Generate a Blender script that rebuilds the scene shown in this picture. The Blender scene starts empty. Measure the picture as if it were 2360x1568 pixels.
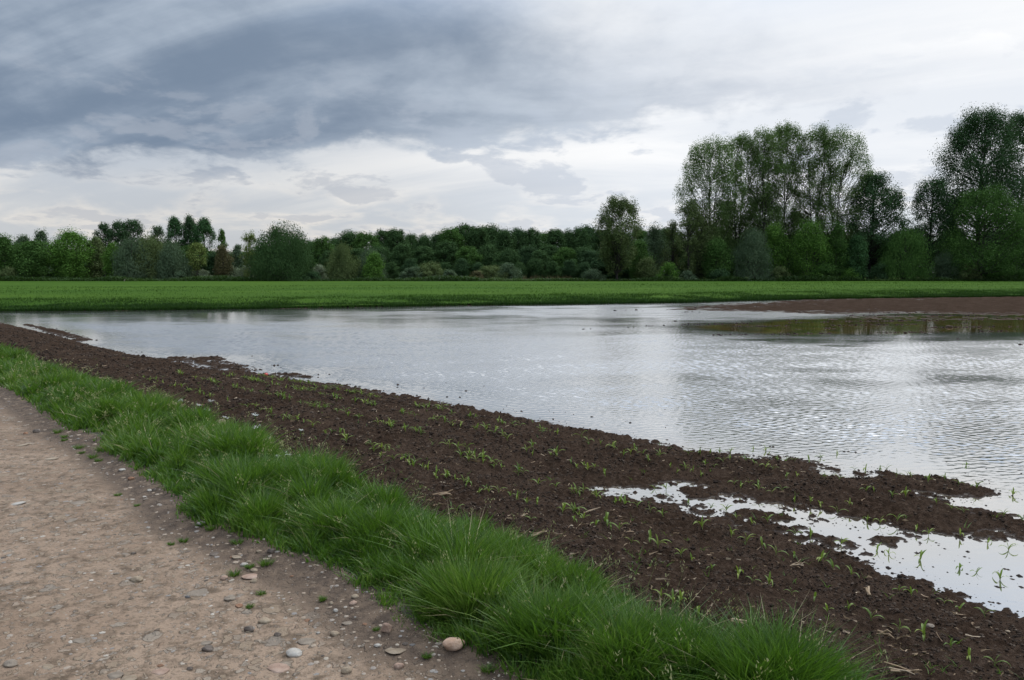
import bpy, math, random
import numpy as np
from mathutils import Vector
C = bpy.context.scene
COL = C.collection
R = math.radians
RS = np.random.RandomState(7)
random.seed(7)

# ------------------------------------------------------------------ camera
FPX, HORIZ, CAMZ = 768.0, 272.0, 2.1
PITCH = math.atan((340.0 - HORIZ) / FPX)
cam_d = bpy.data.cameras.new("camera"); cam = bpy.data.objects.new("camera", cam_d); COL.objects.link(cam)
cam_d.sensor_width = 36.0; cam_d.lens = FPX / 1024.0 * 36.0
cam_d.clip_start = 0.05; cam_d.clip_end = 6000.0
cam.location = (0, 0, CAMZ); cam.rotation_euler = (math.pi / 2 - PITCH, 0, 0)
C.camera = cam
C.render.resolution_x = 1024; C.render.resolution_y = 680
C.view_settings.view_transform = 'Standard'; C.view_settings.look = 'None'
C.view_settings.exposure = 0.0; C.view_settings.gamma = 1.0
C.cycles.max_bounces = 6; C.cycles.diffuse_bounces = 3; C.cycles.glossy_bounces = 3
C.cycles.transmission_bounces = 3; C.cycles.transparent_max_bounces = 8

# ------------------------------------------------------------------ node helper
class NT:
    def __init__(s, tree):
        s.t = tree; s.n = tree.nodes; s.l = tree.links; s.n.clear()
    def put(s, v, inp):
        if v is None: return
        if hasattr(v, 'is_output'): s.l.new(v, inp)
        else:
            if inp.type == 'RGBA' and not hasattr(v, '__len__'): v = (v, v, v, 1)
            if inp.type == 'RGBA' and len(v) == 3: v = (*v, 1)
            inp.default_value = v
    def math(s, op, a, b=None, c=None, clamp=False):
        n = s.n.new('ShaderNodeMath'); n.operation = op; n.use_clamp = clamp
        s.put(a, n.inputs[0]); s.put(b, n.inputs[1]); s.put(c, n.inputs[2]); return n.outputs[0]
    def vmath(s, op, a, b=None):
        n = s.n.new('ShaderNodeVectorMath'); n.operation = op
        s.put(a, n.inputs[0]); s.put(b, n.inputs[1]); return n.outputs[0]
    def sm(s, v, a, b, lo=0.0, hi=1.0):
        n = s.n.new('ShaderNodeMapRange'); n.interpolation_type = 'SMOOTHSTEP'
        s.put(v, n.inputs[0]); n.inputs[1].default_value = a; n.inputs[2].default_value = b
        n.inputs[3].default_value = lo; n.inputs[4].default_value = hi; return n.outputs[0]
    def noise(s, vec, scale, detail=4, rough=0.5, dist=0.0, color=False):
        n = s.n.new('ShaderNodeTexNoise'); s.put(vec, n.inputs['Vector'])
        n.inputs['Scale'].default_value = scale; n.inputs['Detail'].default_value = detail
        n.inputs['Roughness'].default_value = rough; n.inputs['Distortion'].default_value = dist
        return n.outputs['Color' if color else 'Fac']
    def voro(s, vec, scale, feature='F1', out='Distance', rnd=1.0):
        n = s.n.new('ShaderNodeTexVoronoi'); n.feature = feature; s.put(vec, n.inputs['Vector'])
        n.inputs['Scale'].default_value = scale; n.inputs['Randomness'].default_value = rnd
        return n.outputs[out]
    def mix(s, f, a, b, mode='MIX'):
        n = s.n.new('ShaderNodeMix'); n.data_type = 'RGBA'; n.blend_type = mode
        s.put(f, n.inputs[0]); s.put(a, n.inputs[6]); s.put(b, n.inputs[7]); return n.outputs[2]
    def comb(s, x, y, z=0.0):
        n = s.n.new('ShaderNodeCombineXYZ'); s.put(x, n.inputs[0]); s.put(y, n.inputs[1]); s.put(z, n.inputs[2]); return n.outputs[0]
    def sep(s, v):
        n = s.n.new('ShaderNodeSeparateXYZ'); s.put(v, n.inputs[0]); return n.outputs
    def ramp(s, f, stops, interp='LINEAR'):
        n = s.n.new('ShaderNodeValToRGB'); s.put(f, n.inputs[0]); cr = n.color_ramp; cr.interpolation = interp
        while len(cr.elements) > 1: cr.elements.remove(cr.elements[-1])
        cr.elements[0].position = stops[0][0]; cr.elements[0].color = (*stops[0][1], 1)
        for p, c in stops[1:]:
            e = cr.elements.new(p); e.color = (*c, 1)
        return n.outputs[0]
    def attr(s, name, out='Fac'):
        n = s.n.new('ShaderNodeAttribute'); n.attribute_name = name; return n.outputs[out]
    def pos(s):
        return s.n.new('ShaderNodeNewGeometry').outputs['Position']
    def bump(s, h, dist=0.01, strength=1.0, normal=None):
        n = s.n.new('ShaderNodeBump'); n.inputs['Distance'].default_value = dist; n.inputs['Strength'].default_value = strength
        s.put(h, n.inputs['Height']); s.put(normal, n.inputs['Normal']); return n.outputs[0]

# ------------------------------------------------------------------ sky and sun
SUN_AZ, SUN_EL = 38.0, 48.0        # azimuth from +Y towards +X; sun behind cloud at the upper right
W = bpy.data.worlds.new("World"); C.world = W; W.use_nodes = True
k = NT(W.node_tree)
tc = k.n.new('ShaderNodeTexCoord').outputs['Generated']
dx, dy, dz = k.sep(tc)
sky = k.n.new('ShaderNodeTexSky'); sky.sky_type = 'NISHITA'; sky.sun_disc = False
sky.sun_elevation = R(SUN_EL); sky.sun_rotation = R(SUN_AZ)
az = k.math('MULTIPLY', k.math('ARCTAN2', dx, dy), 57.2958)
el = k.math('MULTIPLY', k.math('ARCSINE', dz), 57.2958)
zc = k.math('ADD', k.math('MAXIMUM', dz, 0.0), 0.13)
pu = k.math('DIVIDE', dx, zc); pv = k.math('DIVIDE', dy, zc)
P = k.comb(pu, pv, 0.0)
# rotated coordinates, stretched along the wind
ra = R(152)
qa = k.math('ADD', k.math('MULTIPLY', pu, math.cos(ra)), k.math('MULTIPLY', pv, math.sin(ra)))
qb = k.math('SUBTRACT', k.math('MULTIPLY', pv, math.cos(ra)), k.math('MULTIPLY', pu, math.sin(ra)))
Q = k.comb(k.math('MULTIPLY', qa, 0.36), qb, 3.7)
zc2 = k.math('ADD', k.math('MAXIMUM', dz, 0.0), 0.26)
P2 = k.comb(k.math('DIVIDE', k.math('MULTIPLY', dx, 1.7), zc2), k.math('DIVIDE', k.math('MULTIPLY', dy, 1.7), zc2), 0.0)
n_big = k.noise(P, 0.55, 5, 0.52, 0.3)
n_wisp = k.noise(Q, 1.25, 6, 0.56, 0.5)
n_puff = k.noise(P2, 1.75, 8, 0.55, 0.3)
n_fine = k.noise(k.vmath('ADD', P2, (0.0, 0.0, 9.0)), 4.6, 7, 0.6, 0.3)
wob = k.math('MULTIPLY', k.math('SUBTRACT', n_big, 0.5), 14.0)
wob2 = k.math('MULTIPLY', k.math('SUBTRACT', n_puff, 0.5), 15.0)
wob3 = k.math('MULTIPLY', k.math('SUBTRACT', n_fine, 0.5), 4.0)
elw = k.math('ADD', k.math('ADD', el, k.math('MULTIPLY', wob2, 0.55)), wob3)
azw = k.math('ADD', az, wob)
# the dark wedge of cloud: open to the left, its tip to the right
top = k.math('ADD', 12.6, k.math('MULTIPLY', k.math('SUBTRACT', 22.0, azw), 0.30))
bot = k.math('ADD', 6.3, k.math('MULTIPLY', k.math('ADD', azw, 33.0), 0.085))
m_top = k.sm(k.math('SUBTRACT', top, elw), -4.5, 6.0)
m_bot = k.sm(k.math('SUBTRACT', elw, bot), -0.6, 1.6)
wedge = k.math('MULTIPLY', m_top, m_bot)
dark = k.math('MULTIPLY', wedge, k.sm(azw, -30.0, 24.0, 1.0, 0.8))
# bases: bright sheet of cloud
streak = k.sm(n_wisp, 0.36, 0.68)
puff = k.sm(n_puff, 0.42, 0.60)
right = k.sm(azw, -18.0, 14.0)
white = k.mix(right, (0.70, 0.71, 0.72), (0.92, 0.925, 0.935))
greyb = k.mix(right, (0.46, 0.51, 0.58), (0.72, 0.76, 0.82))
sheet = k.mix(k.math('MULTIPLY', k.math('SUBTRACT', 1.0, streak), 0.85), white, greyb)
# creamy light low over the horizon
low = k.sm(el, 8.5, 1.0)
cream = k.mix(puff, (0.50, 0.52, 0.54), (0.76, 0.71, 0.64))
creamR = k.mix(puff, (0.60, 0.65, 0.71), (0.84, 0.83, 0.815))
sheet = k.mix(k.math('MULTIPLY', low, 0.95), sheet, k.mix(right, cream, creamR))
# dark cloud colours with inner structure
inner = k.sm(k.math('ADD', k.math('ADD', k.math('MULTIPLY', n_wisp, 0.62), k.math('MULTIPLY', n_puff, 0.26)), k.math('ADD', k.math('MULTIPLY', n_fine, 0.12), k.math('MULTIPLY', k.math('ADD', az, 12.0), 0.0022))), 0.35, 0.68)
dcol = k.mix(inner, (0.175, 0.232, 0.318), (0.49, 0.56, 0.65))
dcol = k.mix(k.sm(azw, -4.0, 22.0), dcol, k.mix(inner, (0.34, 0.40, 0.50), (0.62, 0.66, 0.73)))
col = k.mix(dark, sheet, dcol)
blue = k.math('MULTIPLY', k.math('MULTIPLY', k.sm(el, 18.0, 24.0), k.sm(az, 2.0, 18.0)), k.sm(n_puff, 0.62, 0.42))
col = k.mix(k.math('MULTIPLY', blue, 0.85), col, (0.32, 0.46, 0.68))
# secondary small grey clouds under the wedge
m2 = k.math('MULTIPLY', k.sm(k.math('ADD', n_puff, k.math('MULTIPLY', k.math('SUBTRACT', n_fine, 0.5), 0.35)), 0.52, 0.60), k.sm(el, 17.0, 8.0))
col = k.mix(k.math('MULTIPLY', m2, 0.50), col, k.mix(right, (0.36, 0.40, 0.47), (0.48, 0.545, 0.65)))
# brighter cloud towards the hidden sun
sv = (math.sin(R(SUN_AZ)) * math.cos(R(SUN_EL)), math.cos(R(SUN_AZ)) * math.cos(R(SUN_EL)), math.sin(R(SUN_EL)))
dot = k.n.new('ShaderNodeVectorMath'); dot.operation = 'DOT_PRODUCT'; k.put(tc, dot.inputs[0]); dot.inputs[1].default_value = sv
glow = k.sm(dot.outputs['Value'], 0.90, 1.0)
upper = k.sm(el, 18.0, 27.0)
boost = k.math('ADD', k.sm(el, 36.0, 58.0, 1.0, 3.7), k.math('ADD', k.math('MULTIPLY', glow, 1.1), k.math('MULTIPLY', k.math('MULTIPLY', upper, k.sm(azw, -45.0, 0.0, 0.8, 1.0)), 0.40)))
lp = k.vmath('SCALE', col); lp.node.inputs[3].default_value = 1.0; k.l.new(boost, lp.node.inputs[3])
bgc = k.n.new('ShaderNodeBackground'); k.l.new(lp, bgc.inputs[0]); bgc.inputs[1].default_value = 1.10
bgs = k.n.new('ShaderNodeBackground'); k.l.new(sky.outputs[0], bgs.inputs[0]); bgs.inputs[1].default_value = 0.15
# gaps of blue between the clouds, high and to the right
gap = k.math('MULTIPLY', k.sm(n_big, 0.62, 0.46), k.sm(el, 15.0, 27.0))
gap = k.math('MULTIPLY', gap, k.math('MULTIPLY', k.sm(n_wisp, 0.60, 0.42), 0.8))
mx = k.n.new('ShaderNodeMixShader'); k.l.new(gap, mx.inputs[0]); k.l.new(bgc.outputs[0], mx.inputs[1]); k.l.new(bgs.outputs[0], mx.inputs[2])
wo = k.n.new('ShaderNodeOutputWorld'); k.l.new(mx.outputs[0], wo.inputs[0])
W.cycles.sampling_method = 'MANUAL'; W.cycles.sample_map_resolution = 1024

sd_ = bpy.data.lights.new("sun", 'SUN'); sun = bpy.data.objects.new("sun", sd_); COL.objects.link(sun)
sd_.energy = 1.1; sd_.angle = R(18); sd_.color = (1.0, 0.93, 0.82)
sun.rotation_euler = Vector(sv).to_track_quat('Z', 'Y').to_euler(); sun.location = (20, 20, 40)

# ------------------------------------------------------------------ geometry of the place
CT, ST = math.cos(PITCH), math.sin(PITCH)
def ray(fx, fy):
    cx = (fx - 512.0) / FPX; cz = (340.0 - fy) / FPX
    return cx, CT + cz * ST, cz * CT - ST
def up(fx, fy, z=0.0):
    x, y, w = ray(fx, fy); t = (z - CAMZ) / w
    return (x * t, y * t)
DS = 1024.0 / 2359.0                      # survey sheet coordinates -> frame
def upd(pts, z=0.0): return np.array([up(a * DS, b * DS, z) for a, b in pts])
DU = np.array([-0.680, 0.733]); DN = np.array([0.733, 0.680])
def us(p): p = np.asarray(p); return p @ DU, p @ DN

road_edge = upd([(0, 895), (60, 935), (130, 985), (200, 1015), (300, 1085), (370, 1140), (420, 1195), (540, 1240), (640, 1290), (740, 1325), (830, 1385), (900, 1450), (1000, 1478), (1080, 1500), (1160, 1560)], 0.36)
soil_edge = upd([(0, 800), (150, 850), (330, 905), (520, 975), (700, 1040), (850, 1115), (1000, 1175), (1180, 1230), (1300, 1285), (1420, 1340), (1500, 1395), (1700, 1455), (1900, 1520), (2050, 1590)], 0.47)
def edge_fn(e, ext):
    u, s = us(e); o = np.argsort(u); u, s = u[o], s[o]
    u = np.concatenate([[u[0] - 30], u, [u[-1] + 60]]); s = np.concatenate([[s[0] + ext], s, [s[-1] + ext]])
    return lambda q: np.interp(q, u, s)
S_ROAD = edge_fn(road_edge, 0.0); S_SOIL = edge_fn(soil_edge, -0.1)

def rowpt(u, s): return DU * u + DN * s
near_land = [tuple(p) for p in upd([(-180, 700), (0, 745), (60, 757), (100, 768), (150, 778), (200, 795), (260, 808), (330, 822), (400, 829), (440, 840), (500, 853), (560, 858), (640, 868), (700, 878), (780, 889), (850, 901), (950, 915), (1010, 929), (1060, 937), (1130, 949), (1180, 962), (1240, 970), (1300, 984), (1380, 996), (1430, 1004), (1500, 1023), (1560, 1028), (1640, 1041), (1700, 1050), (1800, 1057), (1880, 1070), (1925, 1084), (1890, 1094), (1960, 1096), (2000, 1089), (2130, 1098), (2200, 1108), (2290, 1130), (2230, 1141), (2180, 1150), (2130, 1162), (2200, 1176), (2280, 1180), (2359, 1192), (2600, 1232), (2600, 1300), (2359, 1243), (2280, 1236), (2200, 1226), (2120, 1217), (2050, 1200), (1970, 1193), (1920, 1180), (1870, 1172), (1800, 1170), (1740, 1160), (1690, 1151), (1610, 1143), (1560, 1133), (1590, 1122), (1640, 1114), (1540, 1119), (1450, 1123), (1388, 1128), (1450, 1138), (1530, 1150), (1620, 1171), (1700, 1191), (1780, 1212), (1880, 1238), (1950, 1262), (2010, 1288), (1985, 1308), (2060, 1325), (2120, 1346), (2200, 1375), (2280, 1397), (2359, 1417), (2620, 1490)])]
near_land += [(9, 1.0), (30, -20), (30, -60), (-90, -60), (-90, 110), tuple(up(-180 * DS, 700 * DS) + np.array([-25.0, 28.0]))]
islands = [upd(p) for p in (
    [(392, 824), (500, 823), (515, 834), (590, 849), (572, 858), (505, 845), (440, 832)],
    [(60, 748), (150, 764), (200, 783), (185, 787), (120, 771)],
    [(600, 860), (690, 862), (700, 870), (640, 870)],
    [(1700, 1183), (1760, 1180), (1790, 1192), (1720, 1196)],
    [(1870, 1190), (1960, 1183), (1990, 1192), (1890, 1203)],
    [(1420, 1014), (1500, 1015), (1545, 1024), (1460, 1023)],
    [(2010, 1238), (2090, 1240), (2110, 1252), (2040, 1250)])]
far_mud = [upd(p) for p in (
    [(1555, 713), (1640, 706), (1800, 694), (1960, 688), (2120, 685), (2359, 679), (2700, 671), (2700, 735), (2359, 726), (2200, 724), (2050, 721), (1880, 722), (1700, 717)],)]
far_shoal = [upd(p) for p in (
    [(1570, 752), (1800, 742), (2000, 736), (2060, 728), (2359, 727), (2700, 724), (2700, 772), (2359, 764), (2230, 765), (2060, 770), (1840, 771), (1740, 768), (1660, 762)],)]
crop_edge = upd([(-700, 738), (-300, 722), (-100, 719), (0, 718), (150, 717), (300, 716), (450, 714), (600, 712), (800, 709), (950, 706), (1150, 703), (1300, 701), (1450, 699), (1560, 698), (1680, 694), (1800, 691), (2080, 687), (2359, 684), (2700, 679), (3300, 668)])
YFAR = 146.0
crop_poly = [tuple(p) for p in crop_edge] + [(260, 260), (-260, 260)]
calm_poly = upd([(1480, 752), (1700, 742), (1960, 732), (2100, 720), (2359, 716), (2700, 710), (2700, 786), (2359, 778), (2200, 777), (2000, 776), (1820, 777), (1700, 770), (1600, 762)])

def sdist(x, y, poly, closed=True):
    """signed distance, positive inside"""
    poly = np.asarray(poly, float); n = len(poly)
    d2 = np.full(x.shape, 1e12, np.float64); ins = np.zeros(x.shape, bool)
    for i in range(n):
        ax, ay = poly[i]; bx, by = poly[(i + 1) % n]
        ex, ey = bx - ax, by - ay; L = ex * ex + ey * ey + 1e-12
        wx, wy = x - ax, y - ay
        t = np.clip((wx * ex + wy * ey) / L, 0, 1)
        qx, qy = wx - t * ex, wy - t * ey
        np.minimum(d2, qx * qx + qy * qy, out=d2)
        c = ((ay > y) != (by > y))
        if abs(by - ay) > 1e-12:
            ins ^= c & (x < ex * (y - ay) / (by - ay) + ax)
    d = np.sqrt(d2); return np.where(ins, d, -d)

_perm = np.random.RandomState(3).rand(256, 256)
def vn(x, y, seed=0):
    x = x + seed * 17.31; y = y + seed * 9.77
    xi = np.floor(x).astype(np.int64); yi = np.floor(y).astype(np.int64)
    fx = x - xi; fy = y - yi; fx = fx * fx * (3 - 2 * fx); fy = fy * fy * (3 - 2 * fy)
    a = _perm[xi & 255, yi & 255]; b = _perm[(xi + 1) & 255, yi & 255]
    c = _perm[xi & 255, (yi + 1) & 255]; d = _perm[(xi + 1) & 255, (yi + 1) & 255]
    return a + (b - a) * fx + (c - a) * fy + (a - b - c + d) * fx * fy
def fbm(x, y, f, octs=4, seed=0, g=0.5):
    s = np.zeros(x.shape); a = 1.0; t = 0.0
    for o in range(octs):
        ca, sa = math.cos(o * 1.1 + .3), math.sin(o * 1.1 + .3)
        s += a * vn((x * ca - y * sa) * f, (x * sa + y * ca) * f, seed + o); t += a; a *= g; f *= 2.03
    return s / t
def ss(v, a, b):
    t = np.clip((v - a) / (b - a), 0, 1); return t * t * (3 - 2 * t)

FD = np.array([math.cos(R(17.5)), math.sin(R(17.5))]); FN = np.array([-FD[1], FD[0]])
def terrain(x, y, detail=True):
    x = np.asarray(x, float); y = np.asarray(y, float)
    u = x * DU[0] + y * DU[1]; s = x * DN[0] + y * DN[1]
    sdn = sdist(x, y, near_land)
    for isl in islands: sdn = np.maximum(sdn, np.minimum(sdist(x, y, isl), 0.12) - 0.01)
    nz = (fbm(x, y, 1.4, 3, 5) - 0.5)
    sdw = sdn + nz * 0.06
    z = np.where(sdw > 0, 0.33 * (1 - np.exp(-(np.maximum(sdw, 0) / 1.5) ** 1.3)), -0.11 * (1 - np.exp(np.minimum(sdw, 0) / 1.3)))
    for p in far_mud:
        q = sdist(x, y, p) + (fbm(x, y, .25, 3, 9) - .5) * 3.0
        z = np.maximum(z, np.where(q > 0, 0.055 * (1 - np.exp(-np.maximum(q, 0) / 5.0)) - .006, -0.11 * (1 - np.exp(np.minimum(q, 0) / 1.5))))
    for p in far_shoal:
        q = sdist(x, y, p) + (fbm(x, y, .2, 3, 12) - .5) * 4.0
        z = np.maximum(z, np.where(q > 0, -0.022 + 0.006 * np.minimum(q, 2), -0.11 * (1 - np.exp(np.minimum(q, 0) / 1.0)) - 0.012))
    qc = sdist(x, y, crop_poly)
    z = np.maximum(z, np.where(qc > 0, 0.10 * (1 - np.exp(-np.maximum(qc, 0) / 1.5)), -0.11))
    far = (y > 34)
    ft = x * FN[0] + y * FN[1]
    fz = 0.024 * np.sin(2 * np.pi * (ft + 0.5 * (fbm(x, y, .12, 2, 4) - .5)) / 0.78) + 0.012 * (fbm(x * .3, y, 1.2, 3, 21) - .5)
    z = z + np.where(far & (qc < 0), fz, 0) + np.where(far & (z > -.05), 1, 0) * ((.05 * (fbm(x, y, 1.7, 2, 33) - .5) + .05 * (fbm(x, y, 4., 2, 35) - .5)) if detail else 0)
    near_soil = ss(s, S_SOIL(u) - 0.15, S_SOIL(u) + 0.25) * (1 - ss(y, 36, 42))
    on_road = 1 - ss(s, S_ROAD(u) - 0.25, S_ROAD(u) + 0.15)
    verge = (1 - ss(s, S_SOIL(u) - 0.15, S_SOIL(u) + 0.25)) * (1 - on_road)
    field = ss(s, S_SOIL(u) - 0.15, S_SOIL(u) + 0.25)
    if detail:
        rr = np.hypot(x, y)
        b1 = 1 - np.abs(2 * fbm(x, y, 5.5, 2, 31) - 1)
        b2 = fbm(x, y, 13.0, 2, 41); b3 = fbm(x, y, 34.0, 2, 51)
        clod = 0.030 * (fbm(x, y, 2.6, 2, 61) - 0.5) * 1.3 - 0.03 * ss(-sdw, .02, .30) + 0.020 * (b1 - .6) + 0.055 * (b2 - .5) + 0.030 * (b3 - .5)
        damp = ss(sdw, -1.6, -0.1)
        z = z + near_soil * clod * (0.70 + 0.40 * damp) * np.where(sdw > -2.5, 1, .4)
        z = z + near_soil * 0.012 * np.sin(2 * np.pi * (s - 4.37) / 0.75 + 1.2)
    zr = 0.35 + 0.02 * np.sin(u * 0.7) * 0 - 0.035 * ss(s, S_ROAD(u) - 1.6, S_ROAD(u) - 0.3) + 0.03 * (fbm(x, y, 0.8, 3, 71) - .5)
    if detail:
        zr = zr + 0.010 * (fbm(x, y, 6.0, 3, 81) - .5) + 0.006 * (fbm(x, y, 30., 2, 83) - .5)
    zv = 0.34 + 0.05 * (fbm(x, y, 1.7, 2, 91) - .5) + 0.02
    z = z * field + zv * verge + zr * on_road
    return z, u, s, sdw, qc
# beyond the verge (s large) on_road = verge = 0, so z stays the field's own

def new_obj(name, me, mat=None, parent=None):
    o = bpy.data.objects.new(name, me); COL.objects.link(o)
    if mat is not None: me.materials.append(mat)
    if parent is not None: o.parent = parent
    return o
def tag(o, label=None, cat=None, group=None, kind=None):
    if label: o['label'] = label
    if cat: o['category'] = cat
    if group: o['group'] = group
    if kind: o['kind'] = kind
    return o
def np_mesh(name, V, F, smooth=True, attrs=None):
    """V (n,3); F (m,k) faces all of k corners"""
    me = bpy.data.meshes.new(name); V = np.ascontiguousarray(V, np.float32); F = np.ascontiguousarray(F, np.int32)
    m, kk = F.shape
    me.vertices.add(len(V)); me.vertices.foreach_set('co', V.ravel())
    me.loops.add(m * kk); me.loops.foreach_set('vertex_index', F.ravel())
    me.polygons.add(m); me.polygons.foreach_set('loop_start', np.arange(0, m * kk, kk, dtype=np.int32))
    me.polygons.foreach_set('use_smooth', np.full(m, smooth, bool))
    for an, (dom, val) in (attrs or {}).items():
        a = me.attributes.new(an, 'FLOAT', dom); a.data.foreach_set('value', np.ascontiguousarray(val, np.float32).ravel())
    me.update(calc_edges=True)
    return me

# ------------------------------------------------------------------ materials
def mat_new(name):
    m = bpy.data.materials.new(name); m.use_nodes = True; t = NT(m.node_tree)
    o = t.n.new('ShaderNodeOutputMaterial'); b = t.n.new('ShaderNodeBsdfPrincipled'); t.l.new(b.outputs[0], o.inputs[0])
    return m, t, b, o
def setp(t, b, **kw):
    names = dict(col='Base Color', rough='Roughness', normal='Normal', spec='Specular IOR Level', ior='IOR', metal='Metallic', coat='Coat Weight')
    for a, v in kw.items(): t.put(v, b.inputs[names[a]])

def leaf_mat(name, c1, c2, c3=None, trans=0.35, rough=0.55, spec=0.25, c4=None):
    m, t, b, o = mat_new(name)
    f = t.attr('tint'); c = t.ramp(f, [(0.0, c1), (0.55, c2), (1.0, c3 or c2)] if c4 is None else [(0.0, c1), (0.5, c2), (.90, c3), (.95, c4)])
    setp(t, b, col=c, rough=rough, spec=spec)
    tr = t.n.new('ShaderNodeBsdfTranslucent'); t.l.new(t.mix(0.5, c, (c2[0] * 1.5, c2[1] * 1.6, c2[2] * .7)), tr.inputs[0])
    mx = t.n.new('ShaderNodeMixShader'); mx.inputs[0].default_value = trans
    t.l.new(b.outputs[0], mx.inputs[1]); t.l.new(tr.outputs[0], mx.inputs[2]); t.l.new(mx.outputs[0], o.inputs[0])
    return m

def bark_mat(name, c1, c2):
    m, t, b, o = mat_new(name); p = t.pos()
    n = t.noise(p, 3.0, 6, .6); c = t.mix(t.sm(n, .35, .65), c1, c2)
    setp(t, b, col=c, rough=.9, normal=t.bump(t.noise(p, 9., 5, .6), .03)); return m

# soil
M_soil, t, b, o = mat_new('wet_soil'); p = t.pos(); z = t.sep(p)[2]
n1 = t.noise(p, 1.3, 5, .55); n2 = t.noise(p, 22., 6, .65); n3 = t.noise(p, 90., 3, .6)
c = t.mix(t.sm(n1, .3, .7), (0.034, 0.0220, 0.0150), (0.054, 0.0365, 0.0260))
c = t.mix(t.sm(n2, .45, .75), c, (0.085, 0.060, 0.044))
c = t.mix(t.sm(n2, .42, .25), c, (0.018, 0.012, 0.009))
sp = t.sm(t.noise(p, 55., 2, .5), .70, .76)
c = t.mix(t.math('MULTIPLY', sp, t.sm(z, .05, .2, 0.1, .7)), c, (0.17, 0.12, 0.08))
wet = t.sm(t.math('ADD', z, t.math('MULTIPLY', n1, -.02)), 0.014, -0.02)
c = t.mix(t.math('MULTIPLY', wet, .45), c, (0.016, 0.011, 0.009))
rough = t.math('SUBTRACT', 1.0, t.math('MULTIPLY', wet, .55))
hh = t.math('ADD', t.math('MULTIPLY', n2, 1.0), t.math('MULTIPLY', n3, .45))
setp(t, b, col=c, rough=rough, spec=t.sm(wet, 0.3, 1., .0, .35), normal=t.bump(hh, .042, 1.0))
# far mud keeps the same stuff
# road: compacted sandy earth with embedded stones
M_road, t, b, o = mat_new('road_earth'); p = t.pos(); ed = t.attr('edge')
n1 = t.noise(p, .9, 5, .6); n2 = t.noise(p, 9., 6, .65); n3 = t.noise(p, 60., 4, .65)
c = t.mix(t.sm(n1, .35, .65), (0.200, 0.135, 0.088), (0.280, 0.200, 0.137))
c = t.mix(t.sm(n2, .45, .68), c, (0.100, 0.068, 0.042))
c = t.mix(t.math('MULTIPLY', t.sm(n3, .5, .72), .55), c, (0.060, 0.042, 0.028))
# flat embedded stones of two sizes
def stones(scale, dens, seed, c):
    w = t.vmath('ADD', t.vmath('MULTIPLY', p, (1.0, 0.85, 0.15)), (seed, seed * 2.3, 0.0))
    w = t.vmath('ADD', w, t.vmath('SCALE', t.noise(p, 14., 2, .5, color=True))); w.node.inputs[1].links[0].from_node.inputs[3].default_value = 0.10
    d = t.voro(w, scale); rc = t.voro(w, scale, out='Color'); r1, g1, b1 = t.sep(rc)
    on = t.math('MULTIPLY', t.sm(d, .42, .33), t.math('LESS_THAN', r1, dens))
    sc = t.ramp(g1, [(0, (0.24, 0.18, 0.12)), (.3, (0.31, 0.23, 0.155)), (.55, (0.21, 0.18, 0.145)), (.8, (0.35, 0.29, 0.22)), (1, (0.27, 0.175, 0.115))])
    sc = t.mix(t.math('MULTIPLY', n3, .6), sc, (0.13, 0.095, 0.065))
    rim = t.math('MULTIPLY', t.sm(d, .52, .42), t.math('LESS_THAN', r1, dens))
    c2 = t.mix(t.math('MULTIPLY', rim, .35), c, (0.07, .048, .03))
    return t.mix(t.math('MULTIPLY', on, .85), c2, sc), on
c, on1 = stones(17., .40, 1.7, c); c, on2 = stones(38., .42, 5.1, c); c, on3 = stones(8.5, .22, 8.3, c)
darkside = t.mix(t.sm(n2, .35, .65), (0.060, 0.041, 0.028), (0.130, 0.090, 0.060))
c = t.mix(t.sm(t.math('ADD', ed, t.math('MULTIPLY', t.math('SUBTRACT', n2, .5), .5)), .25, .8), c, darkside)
hgt = t.math('ADD', t.math('MULTIPLY', n3, .5), t.math('ADD', n2, t.math('MULTIPLY', t.math('ADD', on1, t.math('ADD', on2, on3)), .35)))
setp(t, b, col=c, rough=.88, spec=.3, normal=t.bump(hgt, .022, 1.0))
# verge ground
M_vground, t, b, o = mat_new('verge_ground'); p = t.pos()
n2 = t.noise(p, 16., 5, .6)
setp(t, b, col=t.mix(t.sm(n2, .35, .65), (0.030, 0.028, 0.014), (0.055, 0.045, 0.026)), rough=.95, normal=t.bump(n2, .02))
# wide ground
M_ground, t, b, o = mat_new('meadow'); p = t.pos()
setp(t, b, col=t.mix(t.sm(t.noise(p, .3, 5, .6), .35, .65), (0.030, 0.055, 0.014), (0.055, 0.07, 0.022)), rough=1.0, spec=0.0)
# water
M_water, t, b, o = mat_new('flood_water'); p = t.pos(); sh = t.attr('shallow')
n2 = t.noise(p, 1.1, 4, .6)
c = t.mix(sh, (0.090, 0.090, 0.084), t.mix(t.sm(n2, .35, .65), (0.060, 0.046, 0.020), (0.170, 0.105, 0.032)))
rb = t.attr('ripple')
px, py, pz = t.sep(p)
w1 = t.noise(t.comb(t.math('MULTIPLY', px, .45), py, 0.), 26., 3, .6)
w2 = t.noise(t.comb(t.math('MULTIPLY', px, .6), py, 4.), 60., 2, .5)
wh = t.math('MULTIPLY', t.math('ADD', w1, t.math('MULTIPLY', w2, .4)), rb)
setp(t, b, col=c, rough=t.attr('chop'), ior=3.0, spec=.5, normal=t.bump(wh, .006, 1.0))
gl = t.n.new('ShaderNodeBsdfGlossy'); gl.inputs[0].default_value = (.99, .985, .965, 1); t.put(t.attr('chop'), gl.inputs['Roughness']); t.l.new(b.inputs['Normal'].links[0].from_socket, gl.inputs['Normal'])
mx = t.n.new('ShaderNodeMixShader'); mx.inputs[0].default_value = .48; t.l.new(b.outputs[0], mx.inputs[1]); t.l.new(gl.outputs[0], mx.inputs[2]); t.l.new(mx.outputs[0], o.inputs[0])

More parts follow.
